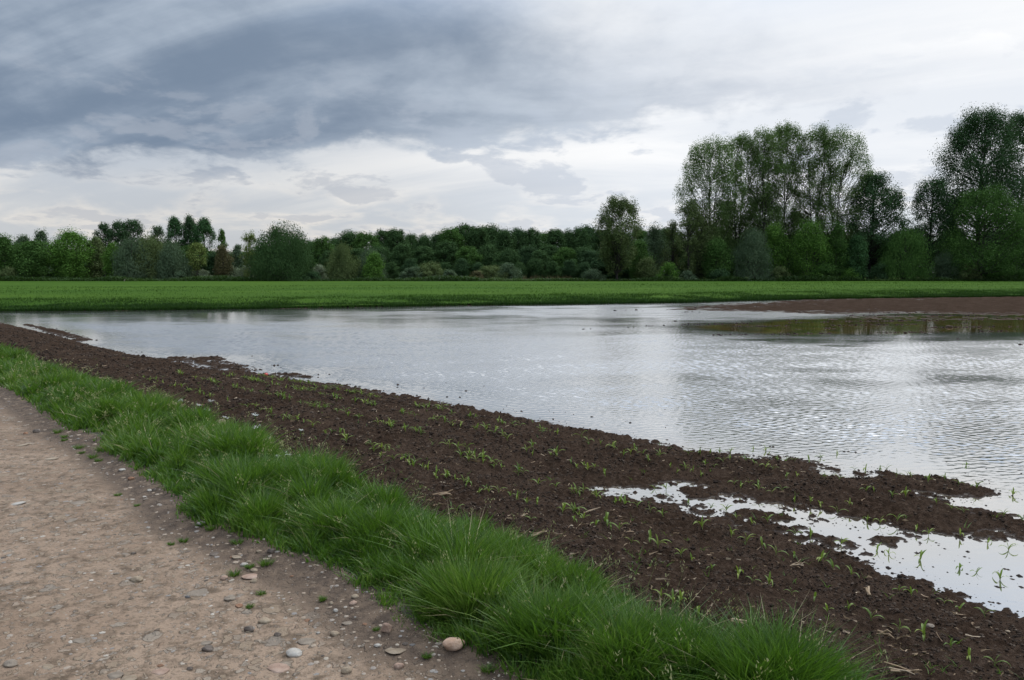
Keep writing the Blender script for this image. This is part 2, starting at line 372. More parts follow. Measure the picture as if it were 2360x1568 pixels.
# ------------------------------------------------------------------ terrain meshes (finer near the camera)
rr = np.concatenate([np.array([.3, .5, .75, 1.0, 1.3, 1.6, 1.85]), 2.1 * np.exp(np.linspace(0, math.log(88 / 2.1), 1240))])
aa = np.concatenate([np.linspace(R(-86), R(-42.5), 130), np.linspace(R(-42), R(42), 1040), np.linspace(R(42.5), R(86), 150)]); nr, na = len(rr), len(aa)
RR, AA = np.meshgrid(rr, aa, indexing='ij')
X = RR * np.sin(AA); Y = RR * np.cos(AA)
Z, U, S, SDW, QC = terrain(X.ravel(), Y.ravel())
Z = Z.reshape(X.shape); U = U.reshape(X.shape); S = S.reshape(X.shape); SDWg = SDW.reshape(X.shape)
V = np.stack([X, Y, Z], -1).reshape(-1, 3)
idx = np.arange(nr * na).reshape(nr, na)
F = np.stack([idx[:-1, :-1], idx[:-1, 1:], idx[1:, 1:], idx[1:, :-1]], -1).reshape(-1, 4)
Sc = S[:-1, :-1].ravel(); Uc = U[:-1, :-1].ravel()
cls = np.where(Sc < S_ROAD(Uc) + 0.12, 0, np.where(Sc < S_SOIL(Uc) - 0.05, 1, 2))
edge_attr = ss(S - S_ROAD(U), -0.60, 0.12).ravel()
def submesh(name, mask, mat, attr=None):
    f = F[mask]; used = np.unique(f); rem = np.full(len(V), -1, np.int64); rem[used] = np.arange(len(used))
    at = {a: ('POINT', v[used]) for a, v in (attr or {}).items()}
    return new_obj(name, np_mesh(name, V[used], rem[f], True, at), mat)
tag(submesh('dirt_road', cls == 0, M_road, {'edge': edge_attr}), kind='structure')
tag(submesh('verge_ground', cls == 1, M_vground), kind='structure')
tag(submesh('field_soil', cls == 2, M_soil), kind='structure')
gv = np.array([(-3000, -3000, -.35), (3000, -3000, -.35), (3000, 3000, -.35), (-3000, 3000, -.35)])
tag(new_obj('ground', np_mesh('ground', gv, np.array([[0, 1, 2, 3]]), False), M_ground), kind='structure')

# ------------------------------------------------------------------ water
wr = 2.6 * np.exp(np.concatenate([np.linspace(0, math.log(3.8 / 2.6), 25)[:-1], math.log(3.8 / 2.6) + np.linspace(0, math.log(76 / 3.8), 1750)]))
wa = np.concatenate([np.linspace(R(-80), R(-38.3), 130), np.linspace(R(-38), R(38), 1330), np.linspace(R(38.3), R(84), 190)]); nr, na = len(wr), len(wa)
RRw, AAw = np.meshgrid(wr, wa, indexing='ij')
Xw = RRw * np.sin(AAw); Yw = RRw * np.cos(AAw); xr = Xw.ravel(); yr = Yw.ravel()
# depth from a coarse lookup of the terrain
cr = 2.4 * np.exp(np.linspace(0, math.log(84 / 2.4), 330)); ca_ = np.linspace(R(-87), R(87), 480)
CRR, CAA = np.meshgrid(cr, ca_, indexing='ij'); cx, cy = (CRR * np.sin(CAA)).ravel(), (CRR * np.cos(CAA)).ravel()
cz, cu, cs_, csd, cqc = terrain(cx, cy, False)
ccalm = sdist(cx, cy, calm_poly)
def lookup(field):
    g = field.reshape(330, 480)
    fr = np.log(RRw / 2.4) / math.log(84 / 2.4) * 329; fa = (AAw + R(87)) / R(174) * 479
    i = np.clip(fr.astype(int), 0, 328); j = np.clip(fa.astype(int), 0, 478); fi = fr - i; fj = fa - j
    return (g[i, j] * (1 - fi) * (1 - fj) + g[i + 1, j] * fi * (1 - fj) + g[i, j + 1] * (1 - fi) * fj + g[i + 1, j + 1] * fi * fj).ravel()
gz = lookup(cz); gsd = lookup(csd); gqc = lookup(cqc); gcalm = lookup(ccalm)
patch = fbm(xr * .35, yr, .22, 4, 100); patch2 = fbm(xr * .5, yr, 1.1, 3, 110)
amp = (0.65 + .60 * ss(patch, .30, .66)) * (0.75 + .5 * ss(patch2, .3, .7))
su = xr * DU[0] + yr * DU[1]; sn_ = xr * DN[0] + yr * DN[1]
amp *= 1 - .93 * ss(gcalm + (patch2 - .5) * 5.0 + (patch - .5) * 6, -2.2, 1.6)                 # lee of the mud ridges
amp *= 1 - .80 * ss(gqc + (patch - .5) * 3, -2.2, -0.4)                      # lee of the crop edge
leftcalm = ss(-xr - 0.62 * yr + 8, 0, 6) * ss(yr, 26, 36)
leftc = (1 - ss(xr, -14, 8)) * ss(yr, 27, 36)
amp *= 1 - .72 * leftc
amp *= 0.25 + .75 * ss(-gsd, 0.2, 2.2)                                       # shallow water by the shore
pud = (sn_ < 6.6) & (su < 2.2) & (gsd > -0.95) & (xr > .8) & (yr < 9.2)
# puddle inland of the mud ridge is nearly still
ridge_s = np.interp(xr, [0, 2.2, 3.6, 5.2, 8], [7.2, 6.9, 6.25, 5.75, 5.2])
inl = ss(ridge_s - yr, -0.1, .25) * (xr > 0)
amp *= 1 - .88 * inl
cell = np.maximum(RRw * np.gradient(np.log(wr))[:, None], RRw * np.gradient(wa)[None, :]).ravel()
rs = np.random.RandomState(11); NW = 64
lam = 0.042 * (0.18 / 0.042) ** rs.rand(NW); lam.sort()
th = R(90) + rs.randn(NW) * R(30) + R(8)
h = np.zeros(len(xr)); wsum = np.zeros(len(xr)); wtot = 0.0
wxp = xr + .22 * (fbm(xr, yr, .9, 2, 120) - .5); wyp = yr + .22 * (fbm(xr, yr, 1.1, 2, 130) - .5)
for L, a in zip(lam, th):
    kx, ky = math.cos(a) * 2 * math.pi / L, math.sin(a) * 2 * math.pi / L
    slope = 0.098 * math.sqrt(2.0 / NW) * (1.0 if L < .16 else .75)
    inc = ss(L / cell, 2.0, 3.2); wsum += (slope * inc) ** 2; wtot += slope ** 2
    h += (slope * L / (2 * math.pi)) * inc * np.sin(kx * wxp + ky * wyp + rs.rand() * 6.28)
h *= amp * np.sqrt(wtot / (wsum + .06 * wtot))      # keep the same steepness where fine ripples are too small for the mesh
Vw = np.stack([xr, yr, h], -1)
idx = np.arange(nr * na).reshape(nr, na)
Fw = np.stack([idx[:-1, :-1], idx[:-1, 1:], idx[1:, 1:], idx[1:, :-1]], -1).reshape(-1, 4)
# keep only where there is water (ground below the surface) with a margin
keepv = (gz < 0.06) & (sn_ > S_SOIL(su) + .3) & (gqc < 3.0)
keepf = keepv[Fw].any(1)
f = Fw[keepf]; used = np.unique(f); rem = np.full(len(Vw), -1, np.int64); rem[used] = np.arange(len(used))
shallow = np.clip(ss(gz, -0.085, -0.02) * ss(gcalm, -2, 1) + .5 * ss(gz, -.05, 0), 0, 1)
chop = .03 + .20 * ss(RRw.ravel(), 6, 17) * np.clip(amp, 0, 1)
me = np_mesh('water', Vw[used], rem[f], True, {'chop': ('POINT', chop[used]), 'shallow': ('POINT', shallow[used]), 'ripple': ('POINT', (amp * .45 * (1 - ss(RRw.ravel(), 5, 14)))[used])})
tag(new_obj('water', me, M_water), kind='structure')
del Vw, Fw, h, wxp, wyp, V, F

# ------------------------------------------------------------------ ribbons (grass blades)
def blades(root, hgt, wid, lean_dir, lean, bend=0.5, tint=None, rows=4, twist=None):
    """root (n,3). vectorised curved ribbons"""
    n = len(root); ts = np.linspace(0, 1, rows)
    fa = (np.random.RandomState(n % 9999).rand(n) * 2 * np.pi) if twist is None else twist
    sx, sy = np.cos(fa), np.sin(fa)
    Vs = np.zeros((n, rows, 2, 3))
    lx, ly = np.cos(lean_dir), np.sin(lean_dir)
    for i, tt in enumerate(ts):
        off = hgt * lean * (tt * (1 - bend) + bend * tt * tt * 1.6)
        zz = hgt * (tt - 0.30 * np.clip(lean, 0, 2.0) * bend * tt ** 2.2)
        ww = wid * (1 - tt ** 2.2) * (0.6 + .4 * min(1, tt * 4 + .3)) + 0.0004
        cx = root[:, 0] + lx * off; cy = root[:, 1] + ly * off; cz = root[:, 2] + zz
        for j, sg in enumerate((-.5, .5)):
            Vs[:, i, j, 0] = cx + sg * ww * sx; Vs[:, i, j, 1] = cy + sg * ww * sy; Vs[:, i, j, 2] = cz
    base = (np.arange(n) * rows * 2)[:, None]
    Fs = np.stack([np.stack([base[:, 0] + 2 * i, base[:, 0] + 2 * i + 1, base[:, 0] + 2 * i + 3, base[:, 0] + 2 * i + 2], -1) for i in range(rows - 1)], 1)
    tint = np.random.rand(n) if tint is None else tint
    return Vs.reshape(-1, 3), Fs.reshape(-1, 4), np.repeat(tint, rows - 1)

M_grass = leaf_mat('grass', (0.024, 0.064, 0.008), (0.082, 0.168, 0.020), (0.175, 0.248, 0.050), .42, .42, .35, (0.33, 0.27, 0.15))
M_tuft = leaf_mat('tuft_grass', (0.035, 0.085, 0.012), (0.080, 0.150, 0.022), (0.15, 0.20, 0.05), .4, .45, .35)
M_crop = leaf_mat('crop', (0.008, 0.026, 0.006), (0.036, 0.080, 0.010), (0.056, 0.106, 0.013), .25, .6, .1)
M_straw = leaf_mat('straw', (0.13, 0.085, 0.05), (0.27, 0.19, 0.115), (0.42, 0.33, 0.23), .1, .7, .2)

# verge sward
def verge_grass():
    rs = np.random.RandomState(21); N = 1400000
    u = rs.rand(N) * 36 - 4.5; q = rs.rand(N)
    sa, sb = S_ROAD(u), S_SOIL(u)
    e1 = .16 * (fbm(u, u * 0 + 3, 1.3, 3, 7) - .5); e2 = .20 * (fbm(u, u * 0 + 9, 1.1, 3, 8) - .5)
    s = (sa + e1 + .04) + q * (sb + e2 - sa - e1 + .08)
    x = DU[0] * u + DN[0] * s; y = DU[1] * u + DN[1] * s; r = np.hypot(x, y)
    thin = np.minimum(1, (s - sa - e1) / .22) * np.minimum(1, (sb + e2 + .16 - s) / .20)
    gapn = .30 + .70 * ss(fbm(x, y, 7.0, 2, 150), .32, .60)
    acc = (rs.rand(N) < gapn * np.clip((3.9 / r) ** 1.55, 0, 1) * np.clip(thin, .04, 1) ** 1.5) & (y > 1.9) & (np.abs(x) < y * .78 + 1.2)
    u, s, x, y, r, sa, sb, e1, e2 = [a[acc] for a in (u, s, x, y, r, sa, sb, e1, e2)]
    n = len(x); print('verge blades', n)
    z = terrain(x, y, False)[0] - 0.01
    tus = fbm(x, y, 2.6, 3, 140); tus2 = fbm(x, y, 7.0, 2, 150); big = fbm(x, y, .8, 2, 155)
    edge = np.minimum(ss(s - sa - e1, 0, .45), ss(sb + e2 - s, -.2, .22))
    hh = (0.085 + 0.17 * ss(tus, .30, .72) + .06 * tus2) * (0.40 + .60 * edge) * (.75 + .5 * big)
    hh *= (.50 + .52 * rs.rand(n)) * (.60 + .66 * ss(tus2, .30, .68))
    # lean: outwards from tussock centres = down the gradient of the tussock field, some wind
    e = .05
    gx = fbm(x + e, y, 2.6, 3, 140) - tus; gy = fbm(x, y + e, 2.6, 3, 140) - tus
    gl = np.hypot(gx, gy) + 1e-6
    ld = np.arctan2(-gy, -gx) + rs.randn(n) * 1.9
    ln = np.clip(.12 + .35 * rs.rand(n) * np.clip(gl / .12, 0, 1) + .24 * np.abs(rs.randn(n)) + (rs.rand(n) < .05) * .7, .02, 1.2)
    wd = (.0040 + .0040 * rs.rand(n)) * np.clip((r / 3.9) ** .75, 1, 5) * np.where(rs.rand(n) < .10, 1.9, 1)
    tint = np.clip(-.06 + .72 * rs.rand(n) + .65 * (fbm(x, y, 1.1, 3, 160) - .40) + .35 * (fbm(x, y, 5., 2, 161) - .5) + (rs.rand(n) < .06) * .3, 0, .89)
    dead = rs.rand(n) < .014; tint = np.where(dead, 1.0, tint); ln = np.where(dead, ln + .5, ln)
    return blades(np.stack([x, y, z], -1), hh, wd, ld, ln, .55, tint, 4)
v_, f_, t_ = verge_grass()
tag(new_obj('verge_grass', np_mesh('verge_grass', v_, f_, True, {'tint': ('FACE', t_)}), M_grass),
    'lush green grass strip growing between the dirt road and the bare field', 'grass', kind='stuff')

# dead and pale blades plus seed heads in the verge
def seed_heads():
    rs = np.random.RandomState(22); n = 650
    cu = rs.choice([1.0, 2.6, 4.6, 6.2, 8.0, 10.5, 14], n) + rs.randn(n) * .7; cu[:260] = -1.1 + rs.randn(260) * .35
    sa, sb = S_ROAD(cu), S_SOIL(cu); s = sa + (.1 + .95 * rs.rand(n)) * (sb - sa); s[:260] = sa[:260] + .16 + .25 * rs.rand(260)
    x = DU[0] * cu + DN[0] * s; y = DU[1] * cu + DN[1] * s; z = terrain(x, y, False)[0]
    r = np.hypot(x, y); ld = rs.rand(n) * 6.28; hh = .20 + .16 * rs.rand(n); hh[:260] = .10 + .08 * rs.rand(260)
    A = blades(np.stack([x, y, z], -1), hh, .0016 * np.clip(r / 3.9, 1, 4), ld, .25 + .3 * rs.rand(n), .5, .5 + .4 * rs.rand(n), 4)
    ln = .40
    tx = x + np.cos(ld) * hh * .33; ty = y + np.sin(ld) * hh * .33; tz = z + hh * .90
    m = 9; px = np.repeat(tx, m) + rs.randn(n * m) * .012; py = np.repeat(ty, m) + rs.randn(n * m) * .012
    pz = np.repeat(tz, m) + rs.rand(n * m) * .055 - .02
    B = blades(np.stack([px, py, pz], -1), .012 + 0 * px, .005 * np.clip(np.repeat(r, m) / 3.9, 1, 3), rs.rand(n * m) * 6.28, .6 + 0 * px, .3, .7 + .3 * rs.rand(n * m), 3)
    return np.vstack([A[0], B[0]]), np.vstack([A[1], B[1] + len(A[0])]), np.concatenate([A[2], B[2]])
v_, f_, t_ = seed_heads()
M_seed = leaf_mat('seed_head', (0.07, 0.11, 0.03), (0.19, 0.21, 0.08), (0.34, 0.33, 0.17), .3, .6, .2)
tag(new_obj('grass_seed_heads', np_mesh('grass_seed_heads', v_, f_, True, {'tint': ('FACE', t_)}), M_seed),
    'pale feathery seed heads standing above the verge grass', 'seed heads', kind='stuff')

# ------------------------------------------------------------------ crop field (green, beyond the water)
def crop():
    rs = np.random.RandomState(31)
    # canopy sheet: rows following the near edge
    ex = crop_edge[:, 0]; ey = crop_edge[:, 1]
    ux = np.linspace(-240, 260, 1300); y0 = np.interp(ux, ex, ey)
    tt = np.concatenate([np.linspace(0, .10, 60), np.linspace(.10, 1, 110)[1:]])
    XX, TT = np.meshgrid(ux, tt, indexing='ij'); Y0 = np.repeat(y0[:, None], len(tt), 1)
    YY = Y0 + .25 + TT * (YFAR + .5 - Y0); dist = YY - Y0
    low = (fbm(XX, YY, .16, 3, 170) - .5)
    ZZ = 0.14 + .23 * ss(dist + low * 6, 2.0, 9.0) + .05 * (fbm(XX, YY, .9, 3, 171) - .5) + .05 * (fbm(XX, YY, .1, 2, 172) - .5)
    n, m = XX.shape; idx = np.arange(n * m).reshape(n, m)
    F = np.stack([idx[:-1, :-1], idx[1:, :-1], idx[1:, 1:], idx[:-1, 1:]], -1).reshape(-1, 4)
    sheet = np_mesh('crop_canopy', np.stack([XX, YY, ZZ], -1).reshape(-1, 3), F, True)
    # blades
    N = 620000
    x = rs.rand(N) * 240 - 105; dd = rs.rand(N) ** 2.2 * 60; rare = rs.rand(N) < .35
    dd[:250000] = rs.rand(250000) ** 1.3 * 9
    yy0 = np.interp(x, ex, ey); y = yy0 + dd
    keep = (np.abs(x) < y * .72 + 4) & (rare | (dd < 12)); keep &= (rs.rand(N) < np.clip(1.25 * ss(fbm(x, y, .45, 3, 180), .22, .48), .25, 1)) | (dd > 9)
    x, y, dd = x[keep], y[keep], dd[keep]; n = len(x); print('crop blades', n)
    low = (fbm(x, y, .16, 3, 170) - .5)
    top = .25 + .20 * ss(dd + low * 6, 2.0, 9.0) + .10 * (fbm(x, y, .5, 2, 181) - .5) + .03 * rs.randn(n)
    zb = np.where(dd < 1.2, 0.0, top - .22)
    hh = np.maximum(top - zb, .12) * (.8 + .35 * rs.rand(n))
    wd = .020 + .018 * rs.rand(n) + .0006 * dd
    ptch = fbm(x, y, .08, 3, 182)
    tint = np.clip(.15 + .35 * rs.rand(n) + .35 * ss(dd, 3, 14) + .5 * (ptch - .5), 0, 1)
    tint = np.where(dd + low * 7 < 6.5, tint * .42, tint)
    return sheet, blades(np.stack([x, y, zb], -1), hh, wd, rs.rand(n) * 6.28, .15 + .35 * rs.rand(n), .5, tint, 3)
sheet, (v_, f_, t_) = crop()
M_canopy, t, b, o = mat_new('crop_canopy'); p = t.pos(); px, py, pz = t.sep(p)
n1 = t.noise(t.comb(t.math('MULTIPLY', px, .35), py, 0.), .10, 4, .55); n2 = t.noise(p, 3.5, 6, .7); n3 = t.noise(t.comb(t.math('MULTIPLY', px, .2), py, 3.), .9, 4, .6)
c = t.mix(t.sm(n1, .35, .65), (0.036, 0.080, 0.009), (0.054, 0.104, 0.012))
c = t.mix(t.math('MULTIPLY', t.sm(n2, .42, .65), .5), c, (0.030, 0.070, 0.008))
c = t.mix(t.math('MULTIPLY', t.sm(n3, .55, .72), .3), c, (0.034, 0.08, 0.009))
setp(t, b, col=c, rough=.9, spec=.03, normal=t.bump(n2, .12, .8))
tag(new_obj('crop_field', sheet, M_canopy), 'smooth bright green field of young grain between the flood water and the trees', 'crop field', kind='stuff')
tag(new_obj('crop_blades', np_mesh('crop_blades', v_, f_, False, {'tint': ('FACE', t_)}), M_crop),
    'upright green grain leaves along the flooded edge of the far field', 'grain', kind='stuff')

# strip of rough weeds at the foot of the trees
def weeds():
    rs = np.random.RandomState(33); N = 60000
    x = rs.rand(N) * 260 - 120; y = YFAR + .2 + rs.rand(N) ** 1.5 * 6
    tall = .35 + 1.0 * ss(fbm(x, y * .2, .12, 4, 190), .38, .66)
    tall *= np.where((x > 2) & (x < 18), .45, 1)
    z = rs.rand(N) * tall * .75
    hh = .30 + .35 * rs.rand(N); ptch = fbm(x, y, .2, 3, 191)
    return blades(np.stack([x, y, z + .1], -1), hh, .10 + .10 * rs.rand(N), rs.rand(N) * 6.28, .5 + .6 * rs.rand(N), .5, np.clip(.1 + .5 * rs.rand(N) + (ptch - .5), 0, 1), 3)
v_, f_, t_ = weeds()
M_weed = leaf_mat('weeds', (0.018, 0.040, 0.010), (0.040, 0.080, 0.017), (0.085, 0.11, 0.03), .25, .6, .15)
tag(new_obj('edge_weeds', np_mesh('edge_weeds', v_, f_, False, {'tint': ('FACE', t_)}), M_weed),
    'rough weeds and nettles in a strip along the foot of the trees', 'weeds', kind='stuff')

# ------------------------------------------------------------------ trees
def tube(pts, rad, sides=5):
    pts = np.asarray(pts, float); n = len(pts); V = np.zeros((n, sides, 3))
    tan = np.gradient(pts, axis=0); tan /= np.linalg.norm(tan, axis=1, keepdims=True) + 1e-9
    ref = np.where(np.abs(tan[:, 2:3]) > .9, np.array([[1., 0, 0]]), np.array([[0, 0, 1.]]))
    a = np.cross(tan, ref); a /= np.linalg.norm(a, axis=1, keepdims=True) + 1e-9; b = np.cross(tan, a)
    for j in range(sides):
        w = 2 * math.pi * j / sides; V[:, j] = pts + (a * math.cos(w) + b * math.sin(w)) * np.asarray(rad)[:, None]
    F = []
    for i in range(n - 1):
        for j in range(sides):
            F.append((i * sides + j, i * sides + (j + 1) % sides, (i + 1) * sides + (j + 1) % sides, (i + 1) * sides + j))
    return V.reshape(-1, 3), np.array(F)
def join(parts):
    Vs, Fs, o = [], [], 0
    for v, f in parts: Vs.append(v); Fs.append(f + o); o += len(v)
    return np.vstack(Vs), np.vstack(Fs)

def profile(kind, q):
    if kind == 'round': return np.sin(np.pi * np.clip(q * .86 + .12, 0, 1)) ** .55
    if kind == 'oak': return np.sin(np.pi * np.clip(q * .82 + .14, 0, 1)) ** .5
    if kind == 'fan': return np.where(q < .6, .50 + .50 * (q / .6) ** .8, np.sqrt(np.clip(1 - ((q - .6) / .42) ** 2, 0, 1)))
    if kind == 'poplar': return np.sin(np.pi * np.clip(q * .88 + .10, 0, 1)) ** .8
    if kind == 'willow': return np.sqrt(np.clip(1 - q ** 2.6, 0, 1)) * (.88 + .12 * q)
    if kind == 'bush': return np.sqrt(np.clip(1 - q ** 2.0, 0, 1))
    return np.sqrt(np.clip(1 - q ** 2, 0, 1))

def grow(H, Wd, kind, seed, nleaf, leaf, cb, airy=0.0, Dp=None, stems=1, ncl=None, trunk_r=None):
    nleaf = int(nleaf * 1.9); leaf = leaf * .80
    rs = np.random.RandomState(seed); Rw = Wd / 2; Rd = (Dp or Wd) / 2
    if ncl and kind == 'oak': ncl = int(ncl * 2.3)
    ncl = ncl or int((1.6 if kind == 'oak' else 1) * np.clip(26 + Wd * H * .55, 26, 150))
    q = rs.rand(ncl) ** (.75 if kind in ('fan', 'poplar') else .85); q[:3] = .97 - .05 * rs.rand(3)
    an = rs.rand(ncl) * 2 * np.pi; cr = (.062 if kind == 'fan' else .078 if kind == 'oak' else .105) * min(Wd, H * .8) + .18
    lobes = .80 + .40 * vn(np.cos(an) * 1.6 + 5 + seed, np.sin(an) * 1.6 + q * 2.6 + seed * 1.7)
    if kind in ('willow', 'bush'): lobes = .88 + .2 * (lobes - .8) / .4
    rf = np.clip(rs.rand(ncl) ** (.5 if kind == 'fan' else .30 if kind == 'oak' else .38), 0, 1)
    pr = profile(kind, q) * lobes * rf
    zc = H * cb + (H * (1 - cb) - cr * .6) * q
    cxp = np.cos(an) * pr * (Rw - cr * .55); cyp = np.sin(an) * pr * (Rd - cr * .5)
    # trunk(s) and limbs
    tr = trunk_r or (.012 * H + .10)
    parts = []; lean = rs.randn(2) * .015 * H
    leaders = []
    for sidx in range(stems):
        a0 = 2 * np.pi * sidx / stems + rs.rand(); sp = 0 if stems == 1 else .30 * Rw
        m = 9; tt = np.linspace(0, 1, m); hz = H * (.86 if kind != 'bush' else .6)
        wob = np.cumsum(rs.randn(m, 2) * .007 * H, 0); wob -= wob[0]
        px = (np.cos(a0) * sp * tt ** 1.2 + lean[0] * tt) + wob[:, 0]; py = (np.sin(a0) * sp * tt ** 1.2 + lean[1] * tt) + wob[:, 1]
        pts = np.stack([px, py, -.4 + (hz + .4) * tt], -1)
        rad = tr * (1 - .86 * tt) * (1 + .5 * np.exp(-tt * 18)) / (1 if stems == 1 else 1.35)
        parts.append(tube(pts, rad, 7)); leaders.append(pts)
    order = rs.permutation(ncl)[:min(ncl, 110)]
    for i in order:
        c = np.array([cxp[i], cyp[i], zc[i]]) * (.80 if kind in ('willow', 'bush') else .97)
        ld = leaders[np.argmin([np.hypot(*(l[-1, :2] - c[:2])) for l in leaders])]
        rad_h = np.hypot(c[0], c[1])
        z0 = np.clip(c[2] - (1.15 if kind in ('fan', 'poplar') else .65) * rad_h - .08 * H * rs.rand(), H * max(.10, cb * .75), H * .80)
        j = np.interp(z0, ld[:, 2], np.arange(len(ld))); j0 = int(min(j, len(ld) - 2)); st = ld[j0] + (ld[j0 + 1] - ld[j0]) * (j - j0)
        mid = (st + c) / 2 + np.array([(c[0] - st[0]) * .12, (c[1] - st[1]) * .12, -.06 * rad_h]) + rs.randn(3) * .02 * H
        tt = np.linspace(0, 1, 5)[:, None]; pts = (1 - tt) ** 2 * st + 2 * tt * (1 - tt) * mid + tt ** 2 * c
        pts[1:-1] += rs.randn(3, 3) * .010 * H
        r0 = tr * .34 * (1 - .6 * z0 / H); parts.append(tube(pts, np.linspace(r0, .028, 5), 4))
        if kind in ('thin',):
            for _ in range(2):
                e = c + rs.randn(3) * cr * 1.1; s0 = pts[3]; parts.append(tube(np.stack([s0, (s0 + e) / 2 + rs.randn(3) * .1, e]), [.04, .03, .018], 3))
    tV, tF = join(parts)
    # leaves
    w = (.5 + rs.rand(ncl)) * np.where(rs.rand(ncl) < airy * .35, .25 if kind == 'fan' else .6, 1); w /= w.sum(); ci = rs.choice(ncl, nleaf, p=w)
    g = rs.randn(nleaf, 3); gl = np.linalg.norm(g, axis=1, keepdims=True); g = g / gl * (rs.rand(nleaf, 1) ** .45) 
    if kind in ('oak', 'round', 'fan', 'poplar'):
        nf = int(nleaf * (.14 if kind == 'oak' else .38 if kind == 'round' else .22)); qf = rs.rand(nf) ** .85; af = rs.rand(nf) * 2 * np.pi
        lf = .74 + .34 * vn(np.cos(af) * 2.2 + seed, np.sin(af) * 2.2 + qf * 4.0 + seed * .7) ; pf = profile(kind, qf) * lf * (rs.rand(nf) ** .45) * (.80 if kind == 'oak' else .94)
        fillp = np.stack([np.cos(af) * pf * Rw * .96, np.sin(af) * pf * Rd * .96, H * cb + H * (1 - cb) * .97 * qf], -1)
        hole = vn(fillp[:, 0] / cr * .6 + fillp[:, 1] / cr * .35 + 31, fillp[:, 2] / cr * .75 + seed, 3) > (.42 if kind in ('fan', 'poplar') or airy else .25)
        fillp = fillp[hole]
    else: fillp = np.zeros((0, 3))
    csz = cr * (.75 + .9 * rs.rand(ncl)) * (1.25 if kind in ('willow', 'bush', 'round') else 1.0)
    sc = np.array([1, 1, .98]) if kind not in ('willow', 'poplar', 'fan') else np.array([.85, .85, 1.25])
    pos = np.stack([cxp[ci], cyp[ci], zc[ci]], -1) + g * csz[ci][:, None] * sc * (1.25 if airy else 1.1)
    pos[:len(fillp)] = fillp; ci[:len(fillp)] = (vn(fillp[:, 0] * .8 + 3, fillp[:, 2] * .8, 5) * ncl).astype(int).clip(0, ncl - 1) if len(fillp) else ci[:0]
    if kind == 'willow': pos[:, 2] -= np.abs(rs.randn(nleaf)) * .05 * H
    kz = (H - H * cb * .8) / max(np.quantile(pos[:, 2], .9992) - H * cb * .8, .1)
    kx = Rw / np.quantile(np.abs(pos[:, :2]).max(1), .997)
    lowz = pos[:, 2] > H * cb * .8
    pos[:, 2] = np.where(lowz, H * cb * .8 + (pos[:, 2] - H * cb * .8) * kz, pos[:, 2]); pos[:, :2] *= kx
    pos[:, 2] = np.maximum(pos[:, 2], .12 + .3 * rs.rand(nleaf))
    nrm = g * 1.2 + rs.randn(nleaf, 3) * .45 + np.array([0, 0, .45]); nrm /= np.linalg.norm(nrm, axis=1, keepdims=True)
    t1 = np.cross(nrm, rs.randn(nleaf, 3)); t1 /= np.linalg.norm(t1, axis=1, keepdims=True) + 1e-9; t2 = np.cross(nrm, t1)
    if kind == 'willow':
        t1 = t1 * .4 + np.array([0, 0, -1.]); t1 /= np.linalg.norm(t1, axis=1, keepdims=True); t2 = np.cross(nrm, t1); t2 /= np.linalg.norm(t2, axis=1, keepdims=True) + 1e-9
    sz = leaf * (.55 + .8 * rs.rand(nleaf))[:, None]; asp = .55 + .35 * rs.rand(nleaf)[:, None]
    if kind == 'willow': asp = asp * .55; sz = sz * 1.35
    A = pos - t1 * sz * .5; B = pos + t2 * sz * .5 * asp; Cc = pos + t1 * sz * .5 + nrm * sz * .15; D = pos - t2 * sz * .5 * asp
    LV = np.stack([A, B, Cc, D], 1).reshape(-1, 3); LF = np.arange(nleaf * 4).reshape(-1, 4)
    ctint = rs.rand(ncl)
    tint = np.clip(.18 + .46 * ctint[ci] + .22 * rs.rand(nleaf), 0, 1)
    return (tV, tF), (LV, LF, tint)

PAL = dict(
    mid=((0.018, 0.040, 0.009), (0.036, 0.072, 0.015), (0.060, 0.105, 0.024)),
    bright=((0.026, 0.058, 0.010), (0.050, 0.100, 0.016), (0.085, 0.145, 0.026)),
    dark=((0.014, 0.030, 0.011), (0.026, 0.050, 0.018), (0.042, 0.070, 0.026)),
    grey=((0.026, 0.042, 0.020), (0.048, 0.070, 0.034), (0.078, 0.102, 0.050)),
    pale=((0.055, 0.070, 0.038), (0.095, 0.112, 0.062), (0.150, 0.160, 0.095)),
    yellow=((0.045, 0.062, 0.014), (0.082, 0.105, 0.026), (0.125, 0.145, 0.040)),
    red=((0.034, 0.030, 0.013), (0.058, 0.050, 0.021), (0.080, 0.076, 0.030)),
    olive=((0.030, 0.044, 0.014), (0.056, 0.074, 0.024), (0.090, 0.108, 0.040)),
    wood=((0.014, 0.031, 0.010), (0.028, 0.053, 0.016), (0.046, 0.078, 0.025)),
    poplar=((0.032, 0.052, 0.016), (0.060, 0.090, 0.028), (0.100, 0.136, 0.048)),
    blue=((0.015, 0.036, 0.012), (0.029, 0.062, 0.020), (0.046, 0.088, 0.030)))
PAL = {kk: tuple((col_[0] * 1.72 + .002, col_[1] * 1.80, col_[2] * 1.95 + .002) for col_ in v) for kk, v in PAL.items()}
LM = {kk: leaf_mat('leaves_' + kk, *v, trans=.32 if kk == 'poplar' else .15, rough=.85, spec=.04) for kk, v in PAL.items()}
M_bark = bark_mat('bark', (0.022, 0.019, 0.015), (0.045, 0.039, 0.031))
M_barkd = bark_mat('dark_bark', (0.016, 0.014, 0.011), (0.034, 0.029, 0.022))

